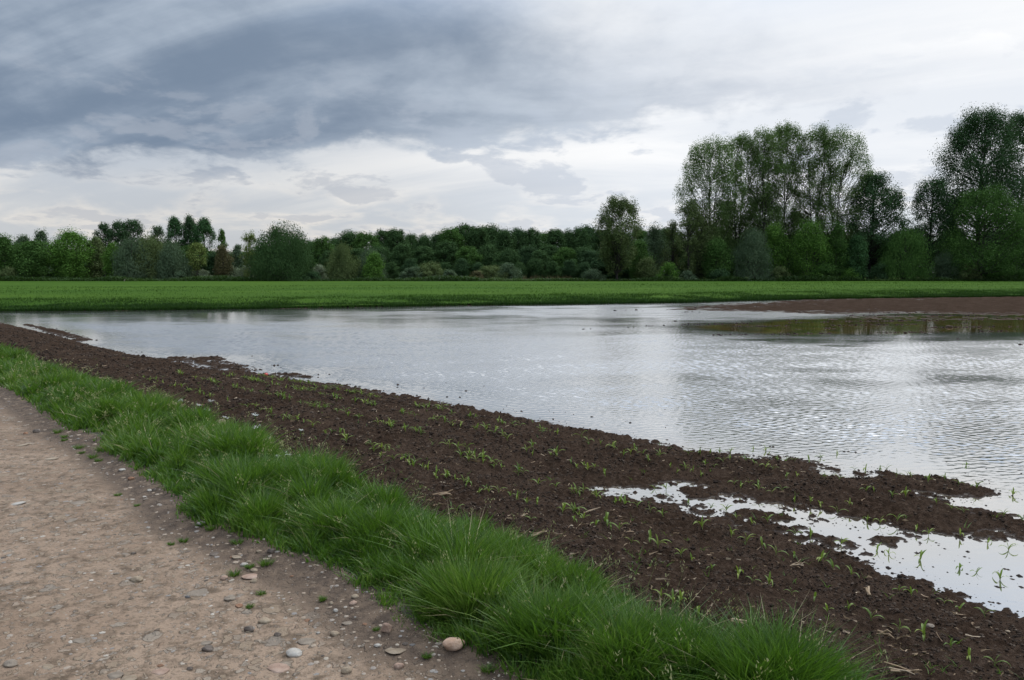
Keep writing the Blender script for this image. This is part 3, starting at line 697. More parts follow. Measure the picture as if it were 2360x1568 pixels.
def at_px(fx, fy, D):
    cx, y, w = ray(fx, fy); t = D / y
    return cx * t, D, CAMZ + w * t
_ts = [100]
def tree(name, fx, top, wpx, D, kind, pal, label, nleaf=7000, leaf=.30, cb=.22, airy=0., cat='tree', group=None, stems=1, bark=None, ncl=None, tr=None):
    _ts[0] += 1
    x, y, ztop = at_px(fx, top, D); Wd = wpx / FPX * D * 1.04
    (tV, tF), (LV, LF, tint) = grow(ztop + .15, Wd, kind, _ts[0], nleaf, leaf, cb, airy, None, stems, ncl, tr)
    root = bpy.data.objects.new(name, None); COL.objects.link(root); root.location = (x, y, -.15); root.empty_display_size = .5
    tag(root, label, cat, group)
    trunk = new_obj('trunk', np_mesh('trunk', tV, tF, True), bark or M_bark, root)
    crown = new_obj('crown' if cat == 'tree' else 'foliage', np_mesh('crown', LV, LF, False, {'tint': ('FACE', tint)}), LM[pal], root)
    return root

# left side, seen from the camera
G_L = 'trees behind the crop field on the left'
tree('round_tree', 3, 233, 26, 152, 'round', 'mid', 'round mid green tree cut by the left edge of the photo', 5000, .30, .1, group=G_L)
tree('pale_tree', 23, 234, 22, 172, 'round', 'grey', 'pale grey green treetop just right of the leftmost tree, behind a broad tree', 4000, .32, .2, group=G_L)
tree('broad_tree', 31, 239, 40, 153, 'round', 'mid', 'broad leafy tree with forked dark stems, second from the left edge in the front row', 9500, .30, .14, group=G_L, stems=3)
tree('pale_tree', 41, 228, 20, 175, 'round', 'grey', 'rounded pale treetop rising behind and between the two broad leafy trees at far left', 4000, .32, .2, group=G_L)
tree('broad_tree', 70, 228, 46, 156, 'round', 'bright', 'tall broad bright green tree with a domed crown left of the dark oaks', 12500, .30, .12, group=G_L, stems=2)
tree('slender_tree', 95, 236, 24, 160, 'round', 'olive', 'olive green slender tree between the domed bright tree and the dark green one', 5500, .30, .1, group=G_L)
tree('dark_oak', 103, 222, 22, 190, 'oak', 'dark', 'dark blackish oak top on the left of the dark oak trio, leaning left', 3600, .34, .3, .5, group=G_L, bark=M_barkd)
tree('dark_oak', 118, 219, 26, 192, 'oak', 'dark', 'tallest middle oak of the dark trio behind the big grey willow thicket', 4800, .34, .3, .4, group=G_L, bark=M_barkd)
tree('dark_oak', 133, 219, 26, 194, 'oak', 'dark', 'dark oak on the right of the trio, with a squared top', 4500, .34, .3, .4, group=G_L, bark=M_barkd)
tree('dark_green_tree', 111, 242, 22, 156, 'round', 'bright', 'small deep green tree tucked at the left side of the big grey willow thicket', 4500, .28, .05, group=G_L)
tree('round_tree', 157, 225, 18, 185, 'oak', 'grey', 'small greyish treetop between the dark oaks and the three tall poplars', 2600, .34, .3, .5, group=G_L)
G_W = 'willows forming the big grey thicket'
tree('willow', 131, 235, 40, 154, 'willow', 'grey', 'left willow of the wide grey green thicket, standing in front of the dark oaks', 9500, .30, .02, group=G_W, stems=3)
tree('willow', 150, 233, 40, 156, 'willow', 'olive', 'middle and highest willow of the wide thicket, slightly browner at its top', 9500, .30, .02, group=G_W, stems=3)
tree('willow', 172, 240, 38, 154, 'willow', 'grey', 'right willow of the wide thicket, in front of the three tall poplars', 8500, .30, .02, group=G_W, stems=3)
G_P = 'tall poplars on the left horizon'
tree('poplar', 174, 216, 21, 196, 'poplar', 'blue', 'left poplar of the three tall ones, standing apart by a sliver of sky', 6000, .32, .28, group=G_P)
tree('poplar', 189, 214.5, 21, 198, 'poplar', 'dark', 'middle and highest poplar of the three, with branches showing below', 6000, .32, .34, .3, group=G_P)
tree('poplar', 204, 217, 26, 196, 'poplar', 'blue', 'right and widest poplar of the three, leaning a little to the right', 7500, .32, .25, group=G_P)
tree('young_tree', 197, 242, 22, 155, 'oak', 'yellow', 'yellow green young tree on a bare thin trunk below the three tall poplars', 2600, .26, .36, .5, group=G_L, tr=.14)
tree('column_poplar', 221.5, 229, 10, 190, 'poplar', 'mid', 'narrow column shaped poplar standing alone against the sky', 2600, .30, .12)
tree('reddish_tree', 222, 244, 22, 158, 'round', 'red', 'reddish brown leaved tree at the foot of the narrow column shaped poplar', 3600, .26, .22, .5)
tree('small_tree', 237, 244, 15, 165, 'round', 'grey', 'small grey green tree between the reddish tree and the sparse yellowish willow', 2600, .28, .1, group=G_L)
tree('sparse_willow', 249, 230, 22, 152, 'fan', 'yellow', 'sparse yellowish tree with thin twigs, left of the large domed willow', 3000, .24, .15, .8, group=G_L, tr=.13)
tree('domed_willow', 281, 222, 66, 150, 'willow', 'wood', 'large dark domed willow standing alone left of the low wood', 21000, .28, .03, stems=3, group=G_L)
tree('round_tree', 323, 236, 26, 188, 'oak', 'mid', 'dark round treetop between the large domed willow and the round pale willow', 4500, .34, .1)
tree('round_willow', 343, 242.5, 38, 152, 'willow', 'olive', 'round olive willow, left one of the pair in front of the wood', 9500, .26, .02, stems=3)
tree('pale_willow', 371, 246.5, 34, 156, 'willow', 'grey', 'pale grey willow, right one of the pair in front of the wood', 7500, .26, .02, stems=2)
tree('bright_tree', 373, 251, 24, 151, 'round', 'bright', 'small bright green tree standing in front of the pale grey willow', 5500, .26, .02)
# low bushes
def bush(fx, top, wpx, D, pal, label, nleaf=3500, name='bush', leaf=.22):
    return tree(name, fx, top, wpx, D, 'bush', pal, label, nleaf, leaf, .0, 0, 'bush', 'bushes along the far edge of the field', 3, None, None, .07)
bush(8, 266, 22, 149.5, 'olive', 'yellowish low bush at the left end of the field edge')
bush(178, 271, 22, 151, 'grey', 'low grey bush under the right willow of the wide thicket', 2200)
bush(201, 269, 26, 157, 'pale', 'pale silvery bush behind the thin trunk of the yellow green young tree')
bush(231, 266, 26, 160, 'pale', 'pale silvery bush right of the reddish tree', 3200)
bush(246, 265, 24, 158, 'pale', 'pale silvery bush at the foot of the sparse yellowish tree', 3000)
bush(263, 263, 14, 154, 'olive', 'small olive bush at the left foot of the large domed willow', 2000)
bush(319, 264, 22, 156, 'pale', 'pale greyish bush between the domed willow and the round olive willow', 3000)
bush(312, 271, 30, 150, 'dark', 'low dark bush at the right foot of the domed willow', 3200)
bush(413, 266, 34, 154, 'grey', 'left mound of the wide grey green bush in front of the wood', 5000)
bush(431, 261.5, 40, 155, 'olive', 'highest middle mound of the wide grey green bush in front of the wood', 6500)
bush(449, 269, 22, 152, 'grey', 'small rounded right mound of the wide grey green bush', 2600)
bush(477, 270, 20, 152, 'red', 'reddish brown bush at the left end of the second wide bush', 2500)
bush(491, 265, 40, 154, 'olive', 'left mound of the second wide grey bush near the reeds', 6000)
bush(508, 262.5, 34, 155, 'grey', 'right and taller mound of the second wide grey bush, left of the reeds', 5500)
bush(594, 268, 24, 149, 'grey', 'rounded pale bush at the left foot of the tall open tree', 3200)

# the wood behind, from a few kinds copied
G_WD = 'trees of the low wood behind the field'
woods = [  # fx, top, width, depth, kind index, label
    (300, 245, 26, 200, 1), (312, 240, 22, 205, 4), (335, 237, 22, 208, 2), (349, 230, 30, 200, 0), (366, 231.5, 26, 196, 3), (384, 229, 26, 202, 1), (396, 228.5, 24, 198, 5), (411, 233, 22, 205, 2),
    (424, 234, 22, 196, 0), (438, 232, 24, 200, 4), (450, 227, 26, 198, 3), (464, 223.5, 30, 204, 1), (478, 226, 24, 198, 5), (490, 224, 30, 206, 0), (505, 228.5, 26, 198, 2),
    (518, 227.5, 26, 202, 4), (532, 228, 26, 198, 1), (545, 231, 24, 204, 3), (556, 228.5, 24, 200, 5), (569, 229, 22, 206, 0), (580, 226, 24, 202, 2), (589, 224.5, 22, 208, 4), (603, 228, 26, 204, 1), (640, 228, 26, 205, 3), (622, 230, 26, 205, 0)]
row2 = [(380, 246, 34, 186, 0), (402, 243, 30, 184, 2), (424, 246, 34, 183, 5), (446, 240, 34, 186, 1), (468, 246, 32, 182, 3), (489, 244, 32, 185, 2), (509, 248, 30, 181, 0), (528, 245, 30, 184, 4), (540, 250, 24, 180, 5), (548, 244, 30, 186, 1), (566, 247, 28, 182, 3), (584, 246, 28, 184, 0), (330, 250, 34, 182, 1), (356, 248, 34, 184, 5)]
row3 = [(392, 262, 34, 176, 1), (410, 258, 26, 178, 4), (462, 258, 30, 177, 2), (478, 262, 28, 178, 0), (520, 262, 28, 176, 5), (536, 258, 28, 177, 3), (553, 261, 26, 175, 1), (570, 259, 26, 177, 2), (585, 262, 24, 175, 4), (444, 262, 28, 178, 3), (500, 256, 28, 180, 1)]
protos = []
for i, (kd, pl, nl, cbv, air) in enumerate([('round', 'wood', 8500, .10, 0), ('oak', 'wood', 6000, .12, .2), ('round', 'wood', 6000, .12, 0), ('oak', 'mid', 5200, .12, 0), ('round', 'dark', 6000, .10, 0), ('oak', 'wood', 5600, .12, 0)]):
    (tV, tF), (LV, LF, tint) = grow(12.0, 7.5, kd, 500 + i, int(nl * 2.2), .30, cbv, 0, None, 1, 75)
    protos.append((np_mesh('trunk', tV, tF, True), np_mesh('crown', LV, LF, False, {'tint': ('FACE', tint)}), pl)); protos[-1][0].materials.append(M_bark); protos[-1][1].materials.append(LM[pl])
wl_top = {349: 'dark rounded tree at the left shoulder of the low wood', 464: 'tree forming the left high hump of the low wood skyline', 490: 'tree forming the right high hump of the low wood skyline',
          384: 'twiggy topped tree of the wood skyline above the grey bush', 411: 'thin see through treetop in the wood skyline notch', 589: 'pale feathery treetop where the wood meets the tall open tree'}
for rown, rws in enumerate((woods, row2, row3)):
    for (fx, top, wpx, D, ki) in rws:
        ki = (4, 1, 4, 0, 4, 2)[ki] if rown == 2 else ki; wpx = wpx * (1.25 if rown == 2 else 1.1)
        x, y, zt = at_px(fx, top, D); Wd = wpx / FPX * D * 1.12; s_ = (zt + .3) / 12.0
        root = bpy.data.objects.new('woodland_tree', None); COL.objects.link(root)
        hx = min(Wd / 7.5, s_ * 1.25); root.location = (x, y, -.3); root.scale = (hx, hx, s_); root.rotation_euler = (0, 0, random.random() * 6.28)
        lab = wl_top.get(fx) if rown == 0 else None
        if lab is None: lab = ('green woodland tree whose crown merges into the skyline of the low wood', 'dark woodland tree in the middle of the low wood, crown merged with its neighbours', 'low dark tree at the shady foot of the wood')[rown]
        tag(root, lab, 'tree', G_WD if rown == 0 else G_WD + (' middle row', ' front row')[rown - 1])
        for nm, me_ in (('trunk', protos[ki][0]), ('crown', protos[ki][1])):
            o_ = bpy.data.objects.new(nm, me_); COL.objects.link(o_); o_.parent = root

# right side
tree('open_tree', 618, 195, 54, 150, 'fan', 'olive', 'tall open crowned tree standing alone at the right end of the low wood', 17000, .28, .16, .5, stems=3)
G_R = 'trees of the tall group on the right'
tree('round_tree', 655, 222, 34, 170, 'round', 'grey', 'greyish round treetop between the open crowned tree and the tall poplar group', 6000, .30, .05, group=G_R)
tree('bare_twigged_tree', 673, 219, 24, 160, 'thin', 'olive', 'half bare twiggy tree left of the tall poplar group', 2600, .24, .2, .8, group=G_R, stems=2, ncl=60)
tree('slender_tree', 689, 198, 28, 152, 'fan', 'olive', 'slender open tree in front of the left edge of the tall poplar group', 5500, .26, .15, .6, group=G_R, tr=.2)
tree('round_tree', 640, 240, 30, 156, 'round', 'mid', 'mid green tree at the right foot of the tall open crowned tree', 6500, .28, .02, group=G_R)
G_F = 'tall airy poplars with light showing through'
pop = [(712, 135, 54, 158, 13000, 'leftmost of the tall airy poplars, its crown bulging to the left'),
       (740, 132, 42, 162, 10500, 'second airy poplar from the left in the tall group'),
       (765, 127, 42, 160, 11000, 'third airy poplar from the left, rising to the middle summit'),
       (787, 122, 46, 163, 12500, 'highest airy poplar in the middle of the tall group'),
       (817, 124, 42, 160, 9500, 'fifth airy poplar, the most see through one of the tall group'),
       (840, 126, 52, 158, 12000, 'rightmost airy poplar, beside the dark oak')]
for fx, tp, wp, D, nl, lab in pop:
    tree('airy_poplar', fx, tp, wp * 1.22, D, 'fan', 'poplar', lab, int(nl * 1.7), .27, .16, .35, group=G_F, stems=2, ncl=210, tr=.26)
fill = [(700, 208, 40, 155, 'olive', 8500, 'leafy lower tree under the leftmost airy poplar'), (728, 196, 46, 166, 'mid', 9500, 'dark mid height tree filling in below the second airy poplar'),
        (762, 190, 52, 168, 'mid', 11500, 'dark mid height tree below the third and fourth airy poplars'), (795, 205, 44, 166, 'dark', 8500, 'dark lower tree below the middle summit of the poplar group'),
        (716, 236, 34, 152, 'mid', 6500, 'low leafy tree left of the pale weeping willow'), (776, 222, 32, 153, 'bright', 6500, 'lighter green tree right behind the pale weeping willow')]
for fx, tp, wp, D, pl, nl, lab in fill:
    tree('leafy_tree', fx, tp, wp, D, 'round', pl, lab, nl, .28, .03, .2, group=G_R)
tree('weeping_willow', 754, 227, 42, 149.5, 'willow', 'grey', 'pale grey weeping willow in front of the tall poplar group', 10500, .24, .0, stems=3, group=G_R)
tree('green_tree', 811, 218, 46, 151, 'round', 'bright', 'fresh green rounded tree in front of the poplars, left of the dark oak', 11000, .26, .03, group=G_R, stems=2)
tree('green_tree', 838, 222, 26, 150.5, 'round', 'mid', 'narrow green tree between the fresh rounded tree and the dark oak', 5500, .26, .03, group=G_R)
tree('blue_green_tree', 857, 234, 30, 150, 'round', 'blue', 'low blue green tree at the left foot of the dark oak', 7000, .26, .0, group=G_R)
bush(851, 267, 20, 148.5, 'bright', 'small bright green bush in front of the blue green tree', 2200)
tree('dark_oak_tree', 874, 170, 66, 157, 'oak', 'dark', 'broad nearly black oak right of the airy poplars', 21000, .31, .22, .5, group=G_R, bark=M_barkd, ncl=75, tr=.42)
tree('round_tree', 905, 226, 50, 150.5, 'willow', 'mid', 'rounded dense green tree between the two dark oaks', 12500, .26, .0, stems=3, group=G_R)
tree('dark_oak_tree', 934, 176, 50, 158, 'oak', 'dark', 'dark open tree left of the tallest tree, its branches showing against the sky', 13500, .28, .20, .6, group=G_R, bark=M_barkd, ncl=70, tr=.34)
tree('tall_oak', 984, 107, 82, 160, 'oak', 'dark', 'tallest dark tree of the photo, at the right', 36000, .31, .34, .4, group=G_R, bark=M_barkd, ncl=120, tr=.55)
tree('tall_oak', 1024, 108, 60, 166, 'oak', 'dark', 'dark tall tree cut by the right edge of the photo', 20000, .31, .25, .4, group=G_R, bark=M_barkd, ncl=90, tr=.5)
tree('leaning_tree', 957, 196, 34, 162, 'oak', 'dark', 'dark lower tree filling in at the left foot of the tallest tree', 4600, .28, .25, .5, group=G_R, bark=M_barkd)
tree('green_maple', 985, 184, 78, 150, 'oak', 'mid', 'large lighter green tree in front of the tallest dark tree, with a dark trunk', 20000, .28, .08, .2, group=G_R, tr=.4)
tree('green_maple', 1030, 196, 50, 152, 'round', 'mid', 'green tree half out of the photo at the lower right', 9500, .28, .03, group=G_R)
tree('low_tree', 945, 250, 34, 151, 'willow', 'grey', 'low greyish tree under the dark open tree', 5500, .24, .0, stems=2, group=G_R)
bush(669, 262, 26, 148.8, 'bright', 'yellowish green bush at the left foot of the slender open tree', 2800)
bush(688, 270, 22, 148.5, 'grey', 'low greyish bush at the foot of the slender open tree', 2000)
bush(648, 256, 30, 152, 'olive', 'olive bush between the open crowned tree and the twiggy tree', 4200)
bush(720, 268, 26, 149, 'dark', 'low dark bush left of the weeping willow foot', 2600)
bush(780, 266, 26, 149, 'olive', 'olive bush right of the weeping willow foot', 3000)
bush(826, 262, 30, 149.2, 'mid', 'green bush under the narrow green tree', 3600)
bush(880, 262, 26, 150, 'dark', 'dark bush hiding the foot of the broad oak', 3000)
bush(964, 262, 34, 149.5, 'olive', 'olive bush left of the dark trunk of the lighter green tree', 3800)
bush(1008, 262, 34, 149.5, 'mid', 'green bush at the right end of the field edge', 3600)
# a second file of trees farther back closes the gaps low down
back = [(x_, 246 + 5 * math.sin(x_ * .21), 44, 195, i % 6) for i, x_ in enumerate(range(-180, 345, 25))] + [(x_, 233 + 6 * math.sin(x_ * .13), 46, 188, i % 6) for i, x_ in enumerate(range(645, 1290, 22))] + [(x_, 250, 34, 183, 4) for x_ in (590, 604, 618, 632, 646)]
for (fx, top, wpx, D, ki) in back:
    x, y, zt = at_px(fx, top, D); Wd = wpx / FPX * D * 1.12
    root = bpy.data.objects.new('background_tree', None); COL.objects.link(root)
    root.location = (x, y, -.3); root.scale = (Wd / 7.5, Wd / 7.5, (zt + .3) / 12.0); root.rotation_euler = (0, 0, random.random() * 6.28)
    tag(root, 'dark tree farther back, glimpsed only between the nearer trunks on the %s' % ('left' if fx < 400 else 'right'), 'tree', 'farther trees on the %s' % ('left' if fx < 400 else 'right'))
    for nm, me_ in (('trunk', protos[ki][0]), ('crown', protos[ki][1])):
        o_ = bpy.data.objects.new(nm, me_); COL.objects.link(o_); o_.parent = root
# reeds
rs = np.random.RandomState(55); n = 260
fxs = 522 + rs.rand(n) * 50; D_ = 150 + rs.rand(n) * 5
xx = (fxs - 512) / FPX * D_
v_, f_, t_ = blades(np.stack([xx, D_, 0 * xx], -1), .9 + .9 * rs.rand(n), .07 + 0 * xx, rs.rand(n) * 6.28, .1 + .1 * rs.rand(n), .4, rs.rand(n), 3)
M_reed = leaf_mat('reeds', (0.06, 0.045, 0.025), (0.13, 0.10, 0.055), (0.20, 0.16, 0.09), .2, .7, .1)
tag(new_obj('dry_reeds', np_mesh('dry_reeds', v_, f_, False, {'tint': ('FACE', t_)}), M_reed), 'dry brown reeds standing in front of the wood', 'reeds', kind='stuff')

#@@NEAR
# ------------------------------------------------------------------ stones, clods, litter, seedlings
def gz1(x, y, detail=True):
    return terrain(np.atleast_1d(x), np.atleast_1d(y), detail)[0]
def ground_px(fx, fy, z0=0.35):
    """the ground point a survey pixel looks at"""
    z = z0
    for _ in range(6):
        x, y = up(fx, fy, z); z = float(gz1(x, y, True)[0])
    cx, w, _z = ray(fx, fy); return x, y, z, y / w
def ico(sub):
    import bmesh
    bm = bmesh.new(); bmesh.ops.create_icosphere(bm, subdivisions=sub, radius=1.0)
    V = np.array([v.co[:] for v in bm.verts]); F = np.array([[v.index for v in f.verts] for f in bm.faces]); bm.free(); return V, F
I1, I3 = ico(1), ico(4)
def rock_shape(V, seed, ang=0.5):
    rs = np.random.RandomState(seed); P = V.copy()
    # cut planes give facets, noise gives irregularity
    for _ in range(int(5 + 10 * ang)):
        nrm = rs.randn(3); nrm /= np.linalg.norm(nrm); d = (1 - ang) * .92 + ang * (.52 + .35 * rs.rand())
        q = P @ nrm; over = np.maximum(q - d, 0); P -= nrm * (over * (.55 + .4 * ang))[:, None]
    for f_, a_ in ((1.3, .22), (3.1, .07), (8.0, .022)):
        nn = vn(P[:, 0] * f_ + seed, P[:, 1] * f_ + P[:, 2] * f_ * .7, seed % 50) + vn(P[:, 2] * f_ + 7, P[:, 1] * f_ - P[:, 0] * f_ * .5, seed % 37) - 1
        P *= (1 + a_ * nn)[:, None]
    return P
def stone_mat(name, c1, c2, c3):
    m, t, b, o = mat_new(name); g = t.n.new('ShaderNodeTexCoord').outputs['Object']
    n1 = t.noise(g, 22., 6, .6); n2 = t.noise(g, 120., 4, .65); n0 = t.noise(g, 7., 3, .5)
    c = t.mix(t.sm(n1, .35, .65), c1, c2); c = t.mix(t.math('MULTIPLY', t.sm(n0, .5, .7), .6), c, c3)
    c = t.mix(t.math('MULTIPLY', t.sm(n2, .55, .75), .45), c, (c1[0] * .45, c1[1] * .42, c1[2] * .4))
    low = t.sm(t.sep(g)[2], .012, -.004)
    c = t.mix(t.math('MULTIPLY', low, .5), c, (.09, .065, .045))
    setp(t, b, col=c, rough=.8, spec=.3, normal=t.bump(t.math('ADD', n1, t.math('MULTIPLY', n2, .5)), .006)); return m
SM = dict(cobble=stone_mat('cobble_stone', (.46, .29, .19), (.60, .42, .30), (.66, .50, .38)), pink=stone_mat('pink_stone', (.27, .175, .125), (.36, .25, .185), (.40, .30, .24)),
          beige=stone_mat('beige_stone', (.22, .165, .11), (.31, .245, .17), (.37, .31, .23)),
          grey=stone_mat('grey_stone', (.17, .138, .105), (.245, .20, .15), (.30, .25, .195)),
          dark=stone_mat('dark_stone', (.085, .066, .052), (.14, .112, .090), (.18, .15, .122)),
          white=stone_mat('white_stone', (.30, .27, .23), (.40, .37, .32), (.46, .43, .38)),
          blue=stone_mat('blue_grey_stone', (.10, .098, .095), (.145, .14, .135), (.18, .175, .165)),
          rust=stone_mat('rusty_stone', (.20, .10, .055), (.28, .155, .09), (.32, .20, .13)))
_sid = [0]
def stone(name, fx, fy, wpx, hpx, mat, label, ang=.4, sink=.30, group=None, rot=None, z0=.35):
    _sid[0] += 1
    x, y, z, t_ = ground_px(fx, fy + hpx * .35, z0)
    w = wpx / FPX * t_; hh = hpx / FPX * t_ * .95
    P = rock_shape(I3[0], _sid[0] * 13 + 5, ang)
    P = P / np.abs(P).max(0) * .5
    dep = w * (.62 + .2 * random.random()) if hpx > wpx * .34 else w * .8
    flat = hpx < wpx * .42
    if flat: hh *= .42
    P = P * np.array([w, dep, hh * 1.15]); P[:, 2] += hh * (.5 - sink)
    me = np_mesh(name, P, I3[1], True); o = new_obj(name, me, SM[mat])
    o.location = (x, y, z); o.rotation_euler = (random.uniform(-.08, .08), random.uniform(-.12, .12), rot if rot is not None else random.uniform(-.4, .4))
    tag(o, label, 'stone', group); return o
GS = 'stones lying on the dirt road'
def c5(x, y): return x * .1483, y * .1483 + 475
def c6(x, y): return 325 + x * .1483, 450 + y * .1483
def c4(x, y): return x * .1483, y * .1483 + 325
def c7(x, y): return 675 + x * .1479, 450 + y * .1479
stl = [('cobble', c6(865, 1305), 23, 15, 'cobble', 'large smooth pinkish cobble at the tip of the grass, biggest stone of the photo', .22),
 ('pointed_stone', c6(412, 1195), 11, 11.5, 'pink', 'pointed greyish pink stone standing upright left of the large pinkish cobble', .8),
 ('stone', c6(187, 1025), 9, 5, 'pink', 'small pinkish stone right beside the grass edge, above the pointed stone', .4),
 ('stone', c6(203, 982), 8, 4, 'beige', 'small beige stone touching the grass, just behind the small pinkish one', .4),
 ('pebble', c6(73, 1080), 5, 3.7, 'white', 'round white pebble on dark earth near the grass edge', .1),
 ('slab', c6(470, 1345), 21, 3.2, 'beige', 'long thin tan slab lying flat left of the large pinkish cobble', .5),
 ('stone', c6(495, 1450), 11, 6.5, 'pink', 'pinkish beige stone near the bottom edge, below the long tan slab', .4),
 ('stone', c6(145, 1480), 11, 8, 'beige', 'worn beige stone half sunk in the road at the bottom edge', .3),
 ('stone', c6(353, 1315), 8, 3.6, 'white', 'small pale flat stone left of the long tan slab', .4),
 ('stone', c6(155, 1155), 13, 5, 'grey', 'low grey beige stone left of the pointed stone', .4),
 ('pebble', c6(590, 1308), 7, 2.6, 'blue', 'small bluish grey flat pebble left of the large pinkish cobble', .3),
 ('stone', c6(65, 1233), 10, 5.5, 'beige', 'beige stone beside a bluish pebble, left of the pointed stone', .4),
 ('stone', c5(920, 695), 14, 6.6, 'beige', 'smooth tan oval stone lying alone in the middle of the road', .2),
 ('flat_stone', c5(120, 182), 14, 4.6, 'white', 'flat pale stone pressed into the road near the left edge', .2),
 ('flat_stone', c5(530, 180), 15, 3.8, 'grey', 'flat greyish stone sunk in the road, right of the flat pale one', .2),
 ('stone', c5(1358, 322), 9, 5.6, 'white', 'bright white stone with a small tuft of grass in front of it', .6),
 ('stone', c5(1040, 97), 5.4, 4, 'dark', 'dark grey stone at the grass edge beside a small white one', .5),
 ('pebble', c5(1008, 100), 5, 2.8, 'white', 'small white stone at the left of the dark grey one by the grass', .5),
 ('stone', c5(885, 20), 6.8, 4, 'rust', 'rust brown stone near the grass at the far part of the road', .5),
 ('pebble', c5(900, 525), 5.4, 3, 'dark', 'dark oval pebble beside a lighter grey one in the road', .2),
 ('pebble', c5(845, 525), 8, 3, 'grey', 'lighter grey oval pebble left of the dark oval pebble', .2),
 ('slab', c5(1455, 523), 14, 3.4, 'dark', 'dark slate slab lying flat near the grass', .6),
 ('stone', c5(1830, 508), 8.4, 5.6, 'dark', 'dark purplish angular stone touching the grass edge', .7),
 ('stone', c5(1747, 512), 6, 3.4, 'beige', 'beige stone just left of the dark purplish angular stone', .4),
 ('slab', c5(1605, 545), 13, 2.2, 'beige', 'thin pale slab below the dark slate slab', .4),
 ('stone', c5(1645, 600), 7.6, 3.8, 'white', 'pale rough stone left of two small grass tufts', .6),
 ('stone', c5(1510, 690), 7.6, 5, 'pink', 'rounded pink stone left of the bright grass tuft', .3),
 ('slab', c5(1695, 668), 19, 6.4, 'pink', 'broad pinkish slab half buried beside the bright grass tuft', .4),
 ('stone', c5(1712, 638), 7.6, 3.8, 'beige', 'beige stone resting behind the broad pinkish slab', .3),
 ('stone', c5(1712, 708), 7.4, 5.2, 'beige', 'rounded beige stone in front of the broad pinkish slab', .4),
 ('stone', c5(1550, 826), 11.5, 6.4, 'grey', 'angular grey stone with a ridge, in the middle of the stony patch', .8),
 ('stone', c5(1612, 878), 8, 4.4, 'rust', 'reddish brown stone just below the ridged grey stone', .6),
 ('pebble', c5(1265, 819), 5.2, 3, 'blue', 'blue grey round pebble lying alone on the road', .1),
 ('stone', c5(1785, 977), 13, 6, 'beige', 'smooth wide beige stone right of the dark brown angular one', .3),
 ('stone', c5(1683, 1030), 11.5, 7.6, 'dark', 'dark brown angular stone with a broken face', .8),
 ('pebble', c5(2263, 910), 5.2, 3.6, 'white', 'white round pebble near the bottom of the grass strip edge', .1),
 ('pebble', c5(2235, 860), 4.6, 3.4, 'beige', 'beige pebble just above the white round one', .4),
 ('stone', c5(1405, 1163), 12, 6.8, 'dark', 'dark brown lump of stone low in the photo, front one of two', .7),
 ('stone', c5(1390, 1122), 13, 5.4, 'grey', 'grey brown stone behind the dark brown lump', .6),
 ('flat_stone', c5(540, 1107), 14, 5, 'grey', 'smooth flat grey stone in the lower left part of the road', .2),
 ('stone', c5(70, 1265), 15, 7, 'grey', 'domed grey brown stone at the lower left corner', .3),
 ('stone', c5(325, 1282), 13, 5.2, 'beige', 'flat brownish stone right of the domed one in the lower left corner', .3),
 ('flat_stone', c5(1080, 1315), 18, 6, 'pink', 'pinkish flat stone at the bottom of the road', .3),
 ('flat_stone', c5(780, 1338), 16, 5.4, 'grey', 'pale grey flat stone at the bottom of the road, left of a second one', .3),
 ('flat_stone', c5(870, 1362), 16, 6, 'beige', 'greyish flat stone touching the bottom edge, right of the pale grey one', .3),
 ('pebble', c5(1280, 1303), 6, 4.4, 'dark', 'dark angular pebble right of the pinkish flat stone', .7),
 ('flat_stone', c5(1980, 1190), 17, 7.6, 'white', 'pale block shaped flat stone sunk in the road', .3),
 ('flat_stone', c5(1880, 1288), 21, 7, 'pink', 'large pale pink slab sunk in the road near the bottom', .3),
 ('flat_stone', c5(2075, 1110), 19, 6, 'grey', 'grey slab with cracks sunk in the road', .4),
 ('stone', c5(2255, 1065), 9, 4.6, 'beige', 'beige angular stone beside a blue pebble', .6),
 ('pebble', c5(2145, 1063), 4.4, 2.8, 'white', 'small cream pebble left of the beige angular stone', .2),
 ('stone', c5(1875, 1070), 7.4, 4.2, 'dark', 'dark reddish clump of stone below the smooth wide beige stone', .7),
 ('stone', c4(250, 710), 9, 4.6, 'dark', 'grey stone lying highest on the road, beside an orange pebble', .6),
 ('pebble', c4(175, 728), 4.6, 3, 'rust', 'orange brown pebble left of the highest lying grey stone', .3),
 ('stone', c4(825, 973), 7, 3.2, 'white', 'small white stone tucked under the grass edge', .5),
 ('flat_stone', c4(345, 893), 15, 3.8, 'beige', 'flat pinkish stone worn into the upper part of the road', .2),
 ('flat_stone', c4(150, 803), 12, 3.0, 'beige', 'long flat beige stone worn into the road near the top left', .2)]
for nm, (fx, fy), w_, h_, mt, lab, ang in stl:
    stone(nm, fx, fy, w_ * 1.05, h_, mt, lab, ang, sink=(.18 if nm in ('cobble', 'pointed_stone') else .34) if h_ > w_ * .42 else .42, group=GS, rot=0.0 if nm == 'cobble' else None)
stone('field_stone', 221, 423, 12, 8, 'beige', 'rounded tan stone on the bare soil just beyond the grass', .2, .2, z0=.3)
stone('pebble', *c7(1727, 1188), 9, 4.4, 'grey', 'smooth grey pebble on the dark soil near the lower right corner', .1, .2, z0=.2)
stone('pebble', *c7(980, 1152), 4, 3, 'white', 'small white round pebble on the soil, right part, near the grass', .1, .2, z0=.2)
stone('pebble', *c7(10, 955), 4.6, 3.2, 'beige', 'beige round pebble on the soil above the grass in the middle', .1, .2, z0=.2)
stone('pebble', *c7(2250, 1225), 4.6, 2.6, 'beige', 'beige flat pebble on the soil at the right edge', .3, .2, z0=.2)

